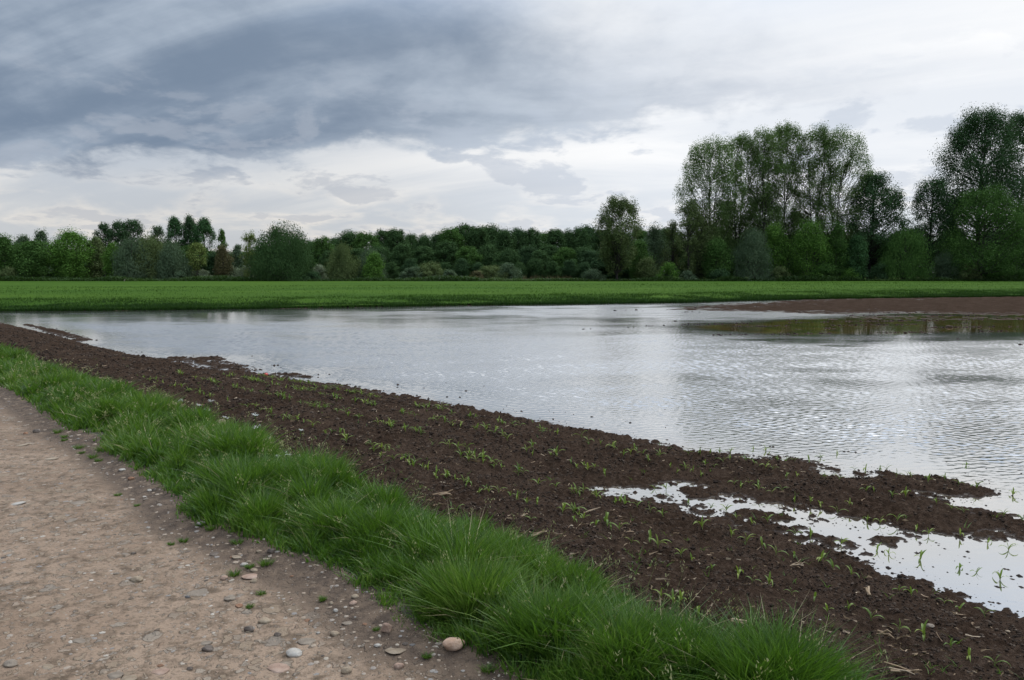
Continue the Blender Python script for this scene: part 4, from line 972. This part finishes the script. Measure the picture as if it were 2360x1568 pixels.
# small loose pebbles, one by one
rs = np.random.RandomState(66); protos_p = []
keys = ['beige', 'grey', 'pink', 'white', 'beige', 'rust', 'grey', 'dark']
for i in range(8):
    P = rock_shape(ico(3)[0], 900 + i, .45 + .4 * rs.rand()); P = P / np.abs(P).max(0) * np.array([.5, .40, .15]); P[:, 2] += .0
    me = np_mesh('pebble', P, ico(3)[1], True); me.materials.append(SM[keys[i]]); protos_p.append(me)
PL = ['small beige pebble', 'small grey pebble', 'small pinkish pebble', 'small whitish pebble', 'small tan pebble', 'small rusty pebble', 'small greyish pebble', 'small dark pebble']
cnt = 0
while cnt < 95:
    fx, fy = rs.rand() * 560 - 5, 405 + 280 * rs.rand() ** .8
    x, y = up(fx, fy, .35); u_, s_ = float(x * DU[0] + y * DU[1]), float(x * DN[0] + y * DN[1])
    if s_ > S_ROAD(u_) - .02 or y < 2.6: continue
    if rs.rand() > np.exp(-(S_ROAD(u_) - s_) / .7) + .15: continue
    i = rs.randint(8); o = bpy.data.objects.new('pebble', protos_p[i]); COL.objects.link(o)
    sz = (.013 + .026 * rs.rand() ** 2.5) * (y / 3.6) ** .35
    o.location = (x, y, float(gz1(x, y)[0]) + .001); o.scale = (sz, sz, sz); o.rotation_euler = (0, 0, rs.rand() * 6.28)
    tag(o, PL[i] + (' on the dark earth beside the grass' if S_ROAD(u_) - s_ < .7 else ' lying loose on the open part of the road'), 'pebble', 'small pebbles scattered over the road'); cnt += 1

# merged small pieces
def scatter_mesh(name, x, y, z, size, mat, seed, squash=(1, 1, .7), shapes=10, tint=None, smooth=False, sharp=.45):
    rs = np.random.RandomState(seed); n = len(x); V0, F0 = I1
    lib = np.stack([rock_shape(V0, seed * 7 + i, sharp) * .5 for i in range(shapes)])
    sh = lib[rs.randint(shapes, size=n)] * np.array(squash) * (size[:, None, None] * (.7 + .6 * rs.rand(n, 1, 3)))
    a = rs.rand(n) * 6.28; ca, sa = np.cos(a)[:, None], np.sin(a)[:, None]
    X_ = sh[..., 0] * ca - sh[..., 1] * sa + x[:, None]; Y_ = sh[..., 0] * sa + sh[..., 1] * ca + y[:, None]; Z_ = sh[..., 2] + z[:, None]
    V = np.stack([X_, Y_, Z_], -1).reshape(-1, 3); F = (F0[None] + (np.arange(n) * len(V0))[:, None, None]).reshape(-1, 3)
    t_ = np.repeat(rs.rand(n) if tint is None else tint, len(F0))
    return new_obj(name, np_mesh(name, V, F, smooth, {'tint': ('FACE', t_)}), mat)
# fine gravel
N = 60000; rs = np.random.RandomState(67)
rr_ = 2.6 * np.exp(rs.rand(N) * math.log(20 / 2.6)); aa_ = R(-42) + rs.rand(N) * R(60)
x, y = rr_ * np.sin(aa_), rr_ * np.cos(aa_); u, s = x * DU[0] + y * DU[1], x * DN[0] + y * DN[1]; dd = S_ROAD(u) - s
kp = (dd > -.15) & (rs.rand(N) < .34 + .6 * np.exp(-np.maximum(dd, 0) / .55)) & (rs.rand(N) < .25 + fbm(x, y, 2., 3, 201)); x, y, rr_ = x[kp], y[kp], rr_[kp]
sz = (.004 + .030 * rs.rand(len(x)) ** 4.5) * (rr_ / 3.2) ** .6
m, t, b, o = mat_new('gravel'); c = t.ramp(t.attr('tint'), [(0, (.10, .075, .055)), (.35, (.22, .165, .115)), (.6, (.30, .24, .18)), (.8, (.19, .175, .16)), (.93, (.30, .255, .20)), (1, (.38, .34, .285))]); setp(t, b, col=c, rough=.85, spec=.25); M_gravel = m
tag(scatter_mesh('gravel', x, y, gz1(x, y) - sz * .04, sz, M_gravel, 3, (1, .85, .36), 14), 'fine gravel and grit strewn over the dirt road and its dark edge', 'gravel', kind='stuff')
# soil crumbs on the bank and in the water's edge
N = 420000; rs = np.random.RandomState(68)
rr_ = 3.0 * np.exp(rs.rand(N) ** .85 * math.log(34 / 3.0)); aa_ = R(-42) + rs.rand(N) * R(82)
x, y = rr_ * np.sin(aa_), rr_ * np.cos(aa_); z, u, s, sdw, _ = terrain(x, y, True)
land = (s > S_SOIL(u) - .1) & (z > -.005) & (rs.rand(N) < (.16 + .5 * (fbm(x, y, 4., 2, 210) > .5)) * (.15 + .85 * ss(z + .03 * (fbm(x, y, 1.5, 2, 212) - .5), .02, .07)))
wetc = (s > S_SOIL(u) + .5) & (z <= -.005) & (sdw > -.55) & (rs.rand(N) < .30 * ss(sdw, -.60, -.02) ** 1.6 * ss(fbm(x, y, 2.4, 3, 211), .44, .62) * 1.6)
strag = (z <= -.005) & (sdw > -3.5) & (s > S_SOIL(u) + .5) & (rs.rand(N) < .0022)
kp = land | wetc | strag; w_ = (wetc | strag)[kp]; x, y, z, rr_, sdw = x[kp], y[kp], z[kp], rr_[kp], sdw[kp]
q = rs.rand(len(x)); sz = (.006 + .014 * q ** 2.5 + .012 * (q > .997)) * np.clip((rr_ / 4.2) ** .75, .8, 3.4); sz = np.where(w_, sz * 1.55 + .008, sz)
z = np.where(w_, np.maximum(z, -.004 - .25 * sz), z + sz * .12)
print('clods', len(x))
m, t, b, o = mat_new('soil_clods'); p = t.pos(); zz = t.sep(p)[2]
c = t.ramp(t.attr('tint'), [(0, (.018, .0120, .0085)), (.5, (.038, .0262, .0188)), (.9, (.066, .048, .035)), (1, (.105, .080, .060))])
wt = t.sm(zz, .045, 0.0); c = t.mix(t.math('MULTIPLY', wt, .5), c, (.014, .010, .008))
setp(t, b, col=c, rough=t.math('SUBTRACT', .95, t.math('MULTIPLY', wt, .3)), spec=.12, normal=t.bump(t.noise(p, 120., 3, .6), .006)); M_clod = m
tag(scatter_mesh('soil_clods', x, y, z, sz, M_clod, 5, (1, 1, .75), 14), 'dark crumbs and clods of wet soil along the bank and in the shallow water', 'soil clods', kind='stuff')
# ridges of clods far out, in lines with the furrows, and single lumps on the open water
rs = np.random.RandomState(69); X_, Y_, S_ = [], [], []
def line_px(p0, p1, n, jit, lo, hi):
    a = np.array(up(p0[0] * DS, p0[1] * DS)); b_ = np.array(up(p1[0] * DS, p1[1] * DS)); t_ = np.sort(rs.rand(n) ** .8)
    g = vn(t_ * 9, t_ * 0 + len(X_)) > .42; t_ = t_[g]; n = len(t_)
    P_ = a + (b_ - a) * t_[:, None] + rs.randn(n, 2) * jit; X_.append(P_[:, 0]); Y_.append(P_[:, 1]); S_.append(lo + (hi - lo) * rs.rand(n) ** 2)
for l in [((1900, 733), (1330, 759), 90, .10, .03, .10), ((2359, 733), (1580, 748), 260, .10, .04, .12), ((2359, 744), (1700, 752), 260, .12, .04, .12), ((2359, 752), (1900, 757), 200, .12, .04, .12), ((2359, 762), (1640, 772), 260, .12, .04, .11),
          ((2359, 735), (2020, 740), 180, .15, .04, .12), ((2359, 722), (1560, 719), 260, .2, .04, .13), ((2359, 696), (1600, 709), 300, .3, .04, .14), ((2359, 709), (1650, 713), 300, .4, .04, .14), ((2359, 727), (1950, 727), 200, .2, .04, .13)]: line_px(*l)
for (a, b_, s_) in [(614.6, 310.8, .15), (625.6, 310.6, .08), (635.8, 310.2, .17), (643, 311, .07), (667, 309.8, .08), (949, 327.5, .24), (675, 321.3, .12), (683, 321.1, .06), (796, 320.5, .11), (597, 314.2, .06), (1020, 345, .12), (958, 339, .09), (861, 393, .05), (270, 381, .05), (283, 384, .04), (447, 397, .05), (466, 391, .06), (424, 388, .05), (484, 386, .05), (400, 389, .04)]:
    q = up(a, b_); X_.append(np.array([q[0], q[0] + s_ * .5])); Y_.append(np.array([q[1], q[1] + .02])); S_.append(np.array([s_, s_ * .6]))
def strew(n, x0, x1, y0, y1, lo, hi, p=2.0):
    for _ in range(n):
        q = up(x0 + (x1 - x0) * rs.rand(), y0 + (y1 - y0) * rs.rand()); g = terrain(np.array([q[0]]), np.array([q[1]]), True)
        if g[0][0] < -.008 and g[3][0] > -.9 and g[2][0] > S_SOIL(g[1])[0] + .3:
            m_ = 1 + rs.randint(4); s_ = lo + (hi - lo) * rs.rand() ** p
            X_.append(q[0] + rs.randn(m_) * s_ * .8); Y_.append(q[1] + rs.randn(m_) * s_ * .6); S_.append(s_ * (.4 + .6 * rs.rand(m_)))
strew(420, 740, 1024, 505, 612, .012, .055); strew(260, 560, 1024, 425, 500, .012, .05); strew(300, 180, 640, 355, 445, .02, .07); strew(160, 20, 330, 325, 375, .03, .10)
x, y, sz = map(np.concatenate, (X_, Y_, S_))
tag(scatter_mesh('mud_lumps', x, y, sz * .12 - .012, sz, M_clod, 9, (1, 1, .8), 14), 'dark lumps of mud breaking the surface of the open flood water', 'mud lumps', kind='stuff')

# straw and stubble bits on the bare soil
rs = np.random.RandomState(70); N = 26000
rr_ = 3.0 * np.exp(rs.rand(N) * math.log(22 / 3.0)); aa_ = R(-42) + rs.rand(N) * R(82)
x, y = rr_ * np.sin(aa_), rr_ * np.cos(aa_); z, u, s, sdw, _ = terrain(x, y, True); e = s - S_SOIL(u)
kp = (e > -.05) & (z > .03) & (rs.rand(N) < .22 + .5 * np.exp(-np.maximum(e, 0) / .6)) & (rs.rand(N) < .3 + .9 * (fbm(x, y, 3., 2, 220) > .55)); x, y, z, rr_ = x[kp], y[kp], z[kp], rr_[kp]; n = len(x)
L = (.02 + .07 * rs.rand(n) ** 2.5) * np.clip((rr_ / 4) ** .35, 1, 2); a = rs.rand(n) * 6.28; wd = (.002 + .0045 * rs.rand(n) ** 2) * np.clip((rr_ / 4) ** .6, 1, 3)
ca, sa = np.cos(a), np.sin(a); V = np.zeros((n, 6, 3)); bend = rs.randn(n) * .12
for i, tt in enumerate((-.5, 0, .5)):
    for j, sg in enumerate((-1, 1)):
        off = bend * L * (1 if i == 1 else 0) + sg * wd * .5
        V[:, 2 * i + j, 0] = x + ca * L * tt - sa * off; V[:, 2 * i + j, 1] = y + sa * L * tt + ca * off; V[:, 2 * i + j, 2] = z + .008 + L * .12 * tt * rs.randn(n) * .8 + .004 * sg * rs.randn(n)
bs = (np.arange(n) * 6)[:, None]; F = np.concatenate([bs + np.array([[0, 1, 3, 2]]), bs + np.array([[2, 3, 5, 4]])], 0); tt = rs.rand(n)
tag(new_obj('straw_bits', np_mesh('straw_bits', V.reshape(-1, 3), F, False, {'tint': ('FACE', np.concatenate([tt, tt]))}), M_straw), 'bits of pale straw and maize stubble strewn over the dark soil', 'straw', kind='stuff')

# tiny weeds sprouting between the rows
rs = np.random.RandomState(72); N = 16000
rr_ = 3.2 * np.exp(rs.rand(N) * math.log(20 / 3.2)); aa_ = R(-40) + rs.rand(N) * R(78)
x, y = rr_ * np.sin(aa_), rr_ * np.cos(aa_); z, u, s, sdw, _ = terrain(x, y, True); e = s - S_SOIL(u)
kp = (e > 0) & (z > .02) & (rs.rand(N) < .05 + .55 * np.exp(-np.maximum(e, 0) / .28)) & (fbm(x, y, 1.8, 3, 230) > .47); x, y, z, rr_ = x[kp], y[kp], z[kp], rr_[kp]
m_ = 4; n = len(x); x, y, z, rr_ = [np.repeat(q, m_) for q in (x, y, z, rr_)]; x = x + rs.randn(n * m_) * .008; y = y + rs.randn(n * m_) * .008
v_, f_, t_ = blades(np.stack([x, y, z - .003], -1), .02 + .05 * rs.rand(n * m_) ** 2, (.003 + .003 * rs.rand(n * m_)) * np.clip((rr_ / 4) ** .5, 1, 2), rs.rand(n * m_) * 6.28, .4 + .8 * rs.rand(n * m_), .5, .3 + .5 * rs.rand(n * m_), 3)
tag(new_obj('soil_weeds', np_mesh('soil_weeds', v_, f_, True, {'tint': ('FACE', t_)}), M_tuft), 'tiny green weeds sprouting on the soil, thickest beside the grass', 'weeds', kind='stuff')

# larger remains of stubble
def stalk(fx, fy, L, w, ang, label, n=3, z0=.2):
    x, y, z, t_ = ground_px(fx, fy, z0); root = bpy.data.objects.new('stalk_piece', None); COL.objects.link(root); root.location = (x, y, z)
    tag(root, label, 'stalk', 'pieces of old maize stalk on the soil')
    for i in range(n):
        a = ang + random.uniform(-.5, .5) * (i > 0); l = L * random.uniform(.6, 1)
        pts = np.array([(-.5 * l, 0, .006 + .012 * random.random()), (-.1 * l, .04 * l, .016), (.2 * l, -.03 * l, .018 + .02 * random.random()), (.5 * l, 0, .012 + .03 * random.random())])
        R2 = np.array([[math.cos(a), -math.sin(a), 0], [math.sin(a), math.cos(a), 0], [0, 0, 1]]); pts = pts @ R2.T + np.array([random.uniform(-.01, .01), random.uniform(-.015, .015), .004 * i])
        v, f = tube(pts, np.array([.9, 1, .8, .5]) * w * random.uniform(.6, 1), 6); v[:, 2] = v[:, 2]
        new_obj('splinter', np_mesh('splinter', v, f, True, {'tint': ('FACE', np.full(len(f), .35 + .6 * random.random()))}), M_straw, root)
for (fx, fy), L, w, a, lab in [(c7(1300, 975), .11, .012, 1.2, 'split pale maize stump on the soil just below the puddle edge'), (c7(435, 1190), .12, .010, -.8, 'pale curled stalk pieces at the edge of the grass, right of centre'),
        (c7(1430, 1275), .10, .008, -.7, 'whitish broken stalk lying near the lower right seedlings'), (c6(800, 313), .18, .010, .05, 'long pale stalk debris beside the grass above the middle'), (c6(1440, 560), .14, .009, .2, 'pale scattered husk pieces at the grass edge in the centre'),
        (c6(1800, 430), .16, .006, .5, 'tangle of dry roots on the soil left of the puddle'), (c7(820, 805), .13, .005, 0., 'thin brown stalk lying flat in the middle of the soil'), (c7(1540, 1520), .18, .006, -.3, 'long curved dry stalk at the bottom right'), (c4(700, 375), .35, .014, -.5, 'brown stalk debris on the soil in the left part')]:
    stalk(fx, fy, L, w, a, lab)
# red scrap
x, y, z, t_ = ground_px(266, 376.5, .1)
P = rock_shape(I1[0], 77, .8) * np.array([.05, .04, .035]); m, t, b, o = mat_new('red_scrap'); setp(t, b, col=(.55, .08, .07, 1), rough=.5)
o = new_obj('litter_scrap', np_mesh('litter_scrap', P, I1[1], False), m); o.location = (x, y, z + .03); tag(o, 'tiny crumpled red scrap lying on the soil near the water', 'litter')
# pale post far away
x, y, zt = at_px(124, 279.2, 144.5); v, f = tube(np.array([(0, 0, 0), (.04, 0, .35), (.22, 0, .75)]), [.07, .09, .02], 6); m, t, b, o = mat_new('pale_post'); setp(t, b, col=(.25, .22, .17, 1), rough=.8)
o = new_obj('marker_post', np_mesh('marker_post', v, f, True), m); o.location = (x, y, .1); tag(o, 'tiny pale leaning marker at the far left edge of the green field', 'marker')

# ------------------------------------------------------------------ maize seedlings
M_maize = leaf_mat('maize_leaf', (0.070, 0.125, 0.020), (0.125, 0.190, 0.032), (0.22, 0.26, 0.05), .35, .45, .3)
M_stem = leaf_mat('maize_stem', (0.14, 0.18, 0.05), (0.20, 0.23, 0.07), None, .2, .5, .3)
def leafstrip(L, w, az, el0, droop, z0, tint, n=7):
    V, F = [], []; px, pz, e = 0., z0, el0
    for i in range(n):
        tt = i / (n - 1); ww = w * (math.sin(math.pi * min(1, tt * .82 + .16)) ** .8) * (1 if i < n - 1 else .05)
        for sg, dz in ((-1, .25), (0, 0), (1, .25)):
            lx, ly = px, sg * ww * .5
            V.append((lx * math.cos(az) - ly * math.sin(az), lx * math.sin(az) + ly * math.cos(az), pz + dz * ww))
        px += L / (n - 1) * math.cos(e); pz += L / (n - 1) * math.sin(e); e -= droop / (n - 1) * (1 + tt)
    for i in range(n - 1):
        for j in (0, 1): F.append((i * 3 + j, i * 3 + j + 1, i * 3 + j + 4, i * 3 + j + 3))
    return np.array(V), np.array(F)
rs = np.random.RandomState(80); SP = []
for i in range(10):
    a0 = rs.rand() * 3.14; nl = 3 + (rs.rand() < .55); parts = []
    hs = .022 + .014 * rs.rand(); st = tube(np.array([(0, 0, -.02), (0, 0, hs * .5), (.002, 0, hs + .004)]), [.0036, .0032, .0024], 6)
    for j in range(nl):
        L = (.085 + .055 * rs.rand()) * (1.0 if j < nl - 1 else .7); el_ = R(48 + 24 * rs.rand()) if j < nl - 1 else R(80 + 8 * rs.rand())
        parts.append(leafstrip(L, .013 + .007 * rs.rand(), a0 + math.pi * j + rs.randn() * .35, el_, R(55 + 70 * rs.rand()) * (.35 if j == nl - 1 else 1), hs * (.35 + .25 * j), rs.rand()))
    tn = .25 + .6 * rs.rand()
    sm_ = np_mesh('stem', st[0], st[1], True, {'tint': ('FACE', np.full(len(st[1]), .5))}); sm_.materials.append(M_stem)
    lms = []
    for v, f in parts:
        lm_ = np_mesh('leaf', v, f, True, {'tint': ('FACE', np.full(len(f), np.clip(tn + .15 * rs.randn(), 0, 1)))}); lm_.materials.append(M_maize); lms.append(lm_)
    v, f = join([st] + parts); wm = np_mesh('maize_seedling', v, f, True, {'tint': ('FACE', np.full(len(f), tn))}); wm.materials.append(M_maize)
    SP.append((sm_, lms, wm))
def seedling(x, y, near, sc, where):
    i = rs.randint(10); z = float(gz1(x, y)[0]); rz = rs.rand() * 6.28
    inwater = z < .0; z = max(z, -.012)
    if near:
        r = bpy.data.objects.new('maize_seedling', None); COL.objects.link(r); r.empty_display_size = .05
        for m_, nm in [(SP[i][0], 'stem')] + [(q, 'leaf') for q in SP[i][1]]:
            c_ = bpy.data.objects.new(nm, m_); COL.objects.link(c_); c_.parent = r
    else:
        r = bpy.data.objects.new('maize_seedling', SP[i][2]); COL.objects.link(r)
    r.location = (x, y, z); r.scale = (sc, sc, sc); r.rotation_euler = (rs.randn() * .12, rs.randn() * .12, rz)
    if inwater: lab, g = 'young maize seedling standing in shallow water with its reflection below', 'maize seedlings standing in water'
    else: lab, g = 'young yellow green maize seedling on bare dark soil ' + where, 'maize seedlings in the rows on the soil, ' + where
    tag(r, lab, 'seedling', g)
hand = [c7(*q) for q in [(40, 720), (118, 750), (250, 795), (30, 1045), (425, 870), (520, 885), (632, 920), (790, 980), (940, 1030), (1035, 1070), (1170, 1112), (1325, 1165), (1512, 1235), (1515, 955), (1600, 985), (1820, 1050), (1920, 1090), (2095, 1130), (1690, 1285), (1865, 1340), (1990, 1400), (2160, 1465),
        (185, 535), (380, 590), (485, 630), (590, 660), (682, 710), (810, 730), (980, 775), (1070, 815), (1190, 850), (155, 1110), (1655, 780), (1447, 735), (1365, 705), (1118, 645), (815, 575), (520, 495), (415, 465), (345, 430), (240, 400), (95, 360), (1300, 470), (1385, 500), (1500, 515), (1630, 540), (1715, 580), (1925, 625), (2110, 680), (2255, 700), (2035, 890), (2195, 930), (1920, 860),
        (625, 505), (915, 590), (985, 390), (1100, 420), (1175, 425), (915, 380), (810, 350), (725, 320), (655, 300), (565, 275), (445, 235), (400, 235), (500, 225), (560, 215), (1290, 275), (1345, 285), (1470, 315), (1560, 335), (1770, 360), (1870, 405), (1955, 410), (2040, 270), (2280, 330), (2220, 460), (2350, 485), (1110, 225), (1015, 205), (825, 180), (755, 190), (175, 185), (120, 150), (10, 140), (70, 135), (205, 125), (265, 120), (370, 105), (610, 110), (665, 135), (540, 95), (480, 95), (90, 40), (170, 35), (235, 35), (325, 70), (300, 25), (375, 25), (690, 80), (750, 85), (810, 80), (910, 75), (985, 80), (1090, 75), (1215, 150), (1290, 150), (1385, 155), (1430, 155), (1495, 170), (1570, 175), (1590, 185), (1710, 205), (1825, 210), (1915, 235), (1965, 145), (615, 20), (530, 15)]]
hand += [c6(*q) for q in [(330, 15), (375, 45), (410, 45), (465, 70), (515, 75), (565, 100), (600, 105), (655, 125), (695, 135), (750, 175), (820, 185), (878, 200), (935, 220), (955, 250), (1037, 270), (1105, 280), (1170, 295), (1300, 345), (1360, 365), (1430, 380), (915, 55), (970, 70), (1020, 80), (1065, 90), (1140, 125), (1190, 125), (1520, 75), (1690, 115), (1745, 140), (1815, 165), (1890, 180), (2010, 40), (1950, 30), (1400, 20), (1360, 10), (2145, 70), (2180, 95), (2255, 110), (2330, 125), (1555, 260), (1667, 275), (1740, 295), (1830, 325), (1955, 365), (2105, 405), (2195, 430), (1600, 425), (1680, 485), (1825, 510), (1930, 540), (1985, 570), (2065, 590), (2195, 625), (2245, 660), (2300, 300), (2220, 255), (2280, 460), (890, 425), (1390, 480), (1245, 590), (2270, 1000), (2350, 1035), (430, 290), (500, 300), (1250, 320)]]
for (fx, fy) in hand:
    x, y, z, t_ = ground_px(fx, fy, .15); r_ = math.hypot(x, y)
    e_ = (x * DN[0] + y * DN[1]) - S_SOIL(x * DU[0] + y * DU[1])
    seedling(x, y, r_ < 9.5, (.58 + .36 * rs.rand()), 'in the row nearest the grass' if e_ < .9 else 'in rows toward the water')
cn = 0
for (cx_, cy_) in [(a, b_) for a in range(1)  for b_ in range(1)]: pass
k_ = 0
SOLO = 300 - len(hand); extraV, extraF, eo = [], [], 0
while k_ < SOLO + 170:
    rowi = rs.randint(4); u = 3.0 + 11.2 * rs.rand(); s = 4.37 + .75 * rowi + rs.randn() * .03 - .012 * u
    x, y = DU[0] * u + DN[0] * s, DU[1] * u + DN[1] * s; z = float(gz1(x, y, False)[0])
    fx = 512 + x / y * FPX
    if s < S_SOIL(u) + .12 or z < -.02 or fx > 640 or fx < 120: continue
    if fx < 200 and rs.rand() < .6: continue
    k_ += 1
    if k_ <= SOLO: seedling(x, y, math.hypot(x, y) < 9.5, .72 + .4 * rs.rand(), 'in the far left rows'); continue
    m_ = SP[rs.randint(10)][2]; cc = np.zeros(len(m_.vertices) * 3); m_.vertices.foreach_get('co', cc); cc = cc.reshape(-1, 3) * (.6 + .45 * rs.rand())
    a_ = rs.rand() * 6.28; cc = np.stack([cc[:, 0] * math.cos(a_) - cc[:, 1] * math.sin(a_) + x, cc[:, 0] * math.sin(a_) + cc[:, 1] * math.cos(a_) + y, cc[:, 2] + max(z, -.012)], -1)
    ff = np.array([p_.vertices[:] for p_ in m_.polygons]); extraV.append(cc); extraF.append(ff + eo); eo += len(cc)
ev, ef = np.vstack(extraV), np.vstack(extraF)
tag(new_obj('maize_rows', np_mesh('maize_rows', ev, ef, True, {'tint': ('FACE', np.repeat(rs.rand(len(extraF)), [len(q) for q in extraF]))}), M_maize), 'many tiny maize seedlings filling the rows behind the grass on the left', 'seedlings', kind='stuff')

# ------------------------------------------------------------------ tufts on the road, white flowered weeds
def tuft(fx, fy, wpx, hpx, label, mat=None, n=110):
    x, y, z, t_ = ground_px(fx, fy, .35); w = wpx / FPX * t_; h_ = hpx / FPX * t_; r1 = np.random.RandomState(int(fx * 7 + fy))
    rx, ry = r1.randn(n) * w * .20, r1.randn(n) * w * .16
    v, f, tt = blades(np.stack([rx, ry, 0 * rx - .004], -1), h_ * (.5 + .6 * r1.rand(n)), .0028 + .0015 * r1.rand(n), np.arctan2(ry, rx) + r1.randn(n) * .5, .3 + .7 * r1.rand(n), .5, r1.rand(n), 4)
    o = new_obj('grass_tuft', np_mesh('grass_tuft', v, f, True, {'tint': ('FACE', tt)}), mat or M_tuft); o.location = (x, y, z); tag(o, label, 'grass tuft', 'small grass tufts sprouting on the road')
for (p_, w_, h_, lab) in [(c5(795, 138), 7, 3, 'small round green tuft alone on the road near a dark stone'), (c5(925, 208), 5, 3, 'tiny sparse sprout on the road, below the small round tuft'), (c5(1240, 450), 8, 5, 'small upright tuft in the middle of the road'),
        (c5(1155, 470), 6, 3.5, 'tiny tuft just left of the small upright one'), (c5(1355, 342), 9, 4, 'tuft of grass growing in front of the bright white stone'), (c5(1420, 372), 7, 5, 'small tuft right of the bright white stone, near the grass strip'),
        (c5(1600, 460), 12, 5.5, 'wide low tuft off the grass strip, above the pale slabs'), (c5(1790, 608), 12, 8, 'bright upright tuft beside the grass strip, right of the pale stones'), (c5(1685, 625), 8, 5, 'small bright tuft behind the broad pinkish slab'),
        (c5(1580, 680), 10, 7.5, 'bright yellow green tuft between the pink stones'), (c5(1765, 803), 10, 4, 'low sparse tuft below the pinkish slab'), (c5(1685, 893), 8, 4, 'sparse tuft right of the reddish stone'), (c5(2175, 850), 4, 6, 'single upright sprout on dark earth near the white pebble'),
        (c4(437, 758), 7, 3.5, 'small tuft high on the road edge, upper one of two'), (c4(437, 780), 6, 3, 'small tuft high on the road edge, lower one of two'), (c4(535, 832), 10, 5, 'round bright tuft at the road edge, away from the grass strip'), (c4(550, 866), 6, 3, 'tiny tuft under the round bright one'),
        (c4(690, 850), 12, 7, 'large tuft touching the grass strip at its left side'), (c4(630, 895), 10, 5.5, 'low tuft at the left foot of the grass strip'), (c4(665, 918), 8, 4, 'small tuft below the low tuft at the grass foot'), (c4(390, 728), 9, 5, 'tuft at the upper end of the road edge'),
        (c6(685, 1400), 7, 6, 'thin tuft below the large pinkish cobble'), (c6(1100, 1490), 14, 8, 'sparse weedy tuft at the bottom edge, right of the cobble'), (c6(345, 1215), 6, 3.5, 'tiny tuft left of the pointed stone')]:
    tuft(p_[0], p_[1], w_, h_, lab)
m, t, b, o = mat_new('white_petals'); setp(t, b, col=(.62, .64, .58, 1), rough=.6); M_petal = m
def flower(fx, fy, hpx, label, k=5):
    x, y, z, t_ = ground_px(fx, fy + hpx, .35); h_ = hpx / FPX * t_; r1 = np.random.RandomState(int(fx * 11 + fy)); z = z
    root = bpy.data.objects.new('flowering_weed', None); COL.objects.link(root); root.location = (x, y, z); tag(root, label, 'weed', 'white flowered weeds in and beside the grass')
    st, tips = [], []
    for i in range(k):
        a = r1.rand() * 6.28; l = h_ * (.12 + .25 * r1.rand()); top = np.array([math.cos(a) * l, math.sin(a) * l, h_ * (.75 + .3 * r1.rand())])
        st.append(tube(np.array([(0, 0, -.01), top * np.array([.3, .3, .5]), top]), [.0016, .0014, .001], 4)); tips.append(top)
    v, f = join(st); new_obj('stem', np_mesh('stem', v, f, True, {'tint': ('FACE', np.full(len(f), .4))}), M_tuft, root)
    for tp in tips:
        n = 12; c_ = tp + r1.randn(n, 3) * np.array([.007, .007, .004]); s_ = .0045 * max(1, t_ / 7) ** .7
        V = np.concatenate([c_ + np.array([s_, 0, .001]), c_ + np.array([0, s_, 0]), c_ + np.array([-s_, 0, .001]), c_ + np.array([0, -s_, 0])], 1).reshape(n, 4, 3).reshape(-1, 3)
        new_obj('flower_head', np_mesh('flower_head', V, np.arange(n * 4).reshape(-1, 4), False), M_petal, root)
def c9(x, y): return 150 + x * .0848, 362.5 + y * .0848
fl = [(c4(1400, 752), 13, 'tallest white flower head standing out of the dip in the grass'), (c4(1945, 858), 11, 'white flowered weed at the top of the grass ridge, centre one'), (c4(1868, 880), 10, 'white flowered weed left on the grass ridge'), (c4(1960, 930), 10, 'white flowered weed a little below the centre one on the ridge'), (c4(2025, 882), 9, 'white flowered weed right on the grass ridge'),
      (c4(1885, 925), 9, 'lowest left white flowered weed on the ridge'), (c4(1730, 690), 10, 'white flowered weed on the soil edge behind the grass'), (c4(2025, 690), 9, 'white flowered weed standing on the bare soil, away from the grass'), (c4(1720, 600), 8, 'white flowered weed among the seedlings behind the grass'), (c4(1808, 745), 9, 'white flowered weed on the border of grass and soil'),
      (c9(1270, 750), 10, 'single leafy weed with a white top beside the field stone'), (c9(900, 630), 9, 'tall thin white topped weed just right of the tan field stone'), (c9(690, 530), 9, 'white topped weed on the soil left of the field stone'), (c9(590, 505), 9, 'white topped weed farther left on the soil'), (c9(380, 440), 9, 'leftmost white topped weed on the soil'),
      (c9(1240, 600), 6, 'bushy weed with white dots between the seedlings'), (c9(725, 455), 7, 'small white topped weed among the far seedlings'), (c4(2275, 1025), 9, 'white flower at the right end of the grass ridge')]
for (p_, hp, lab) in fl: flower(p_[0], p_[1], hp, lab)
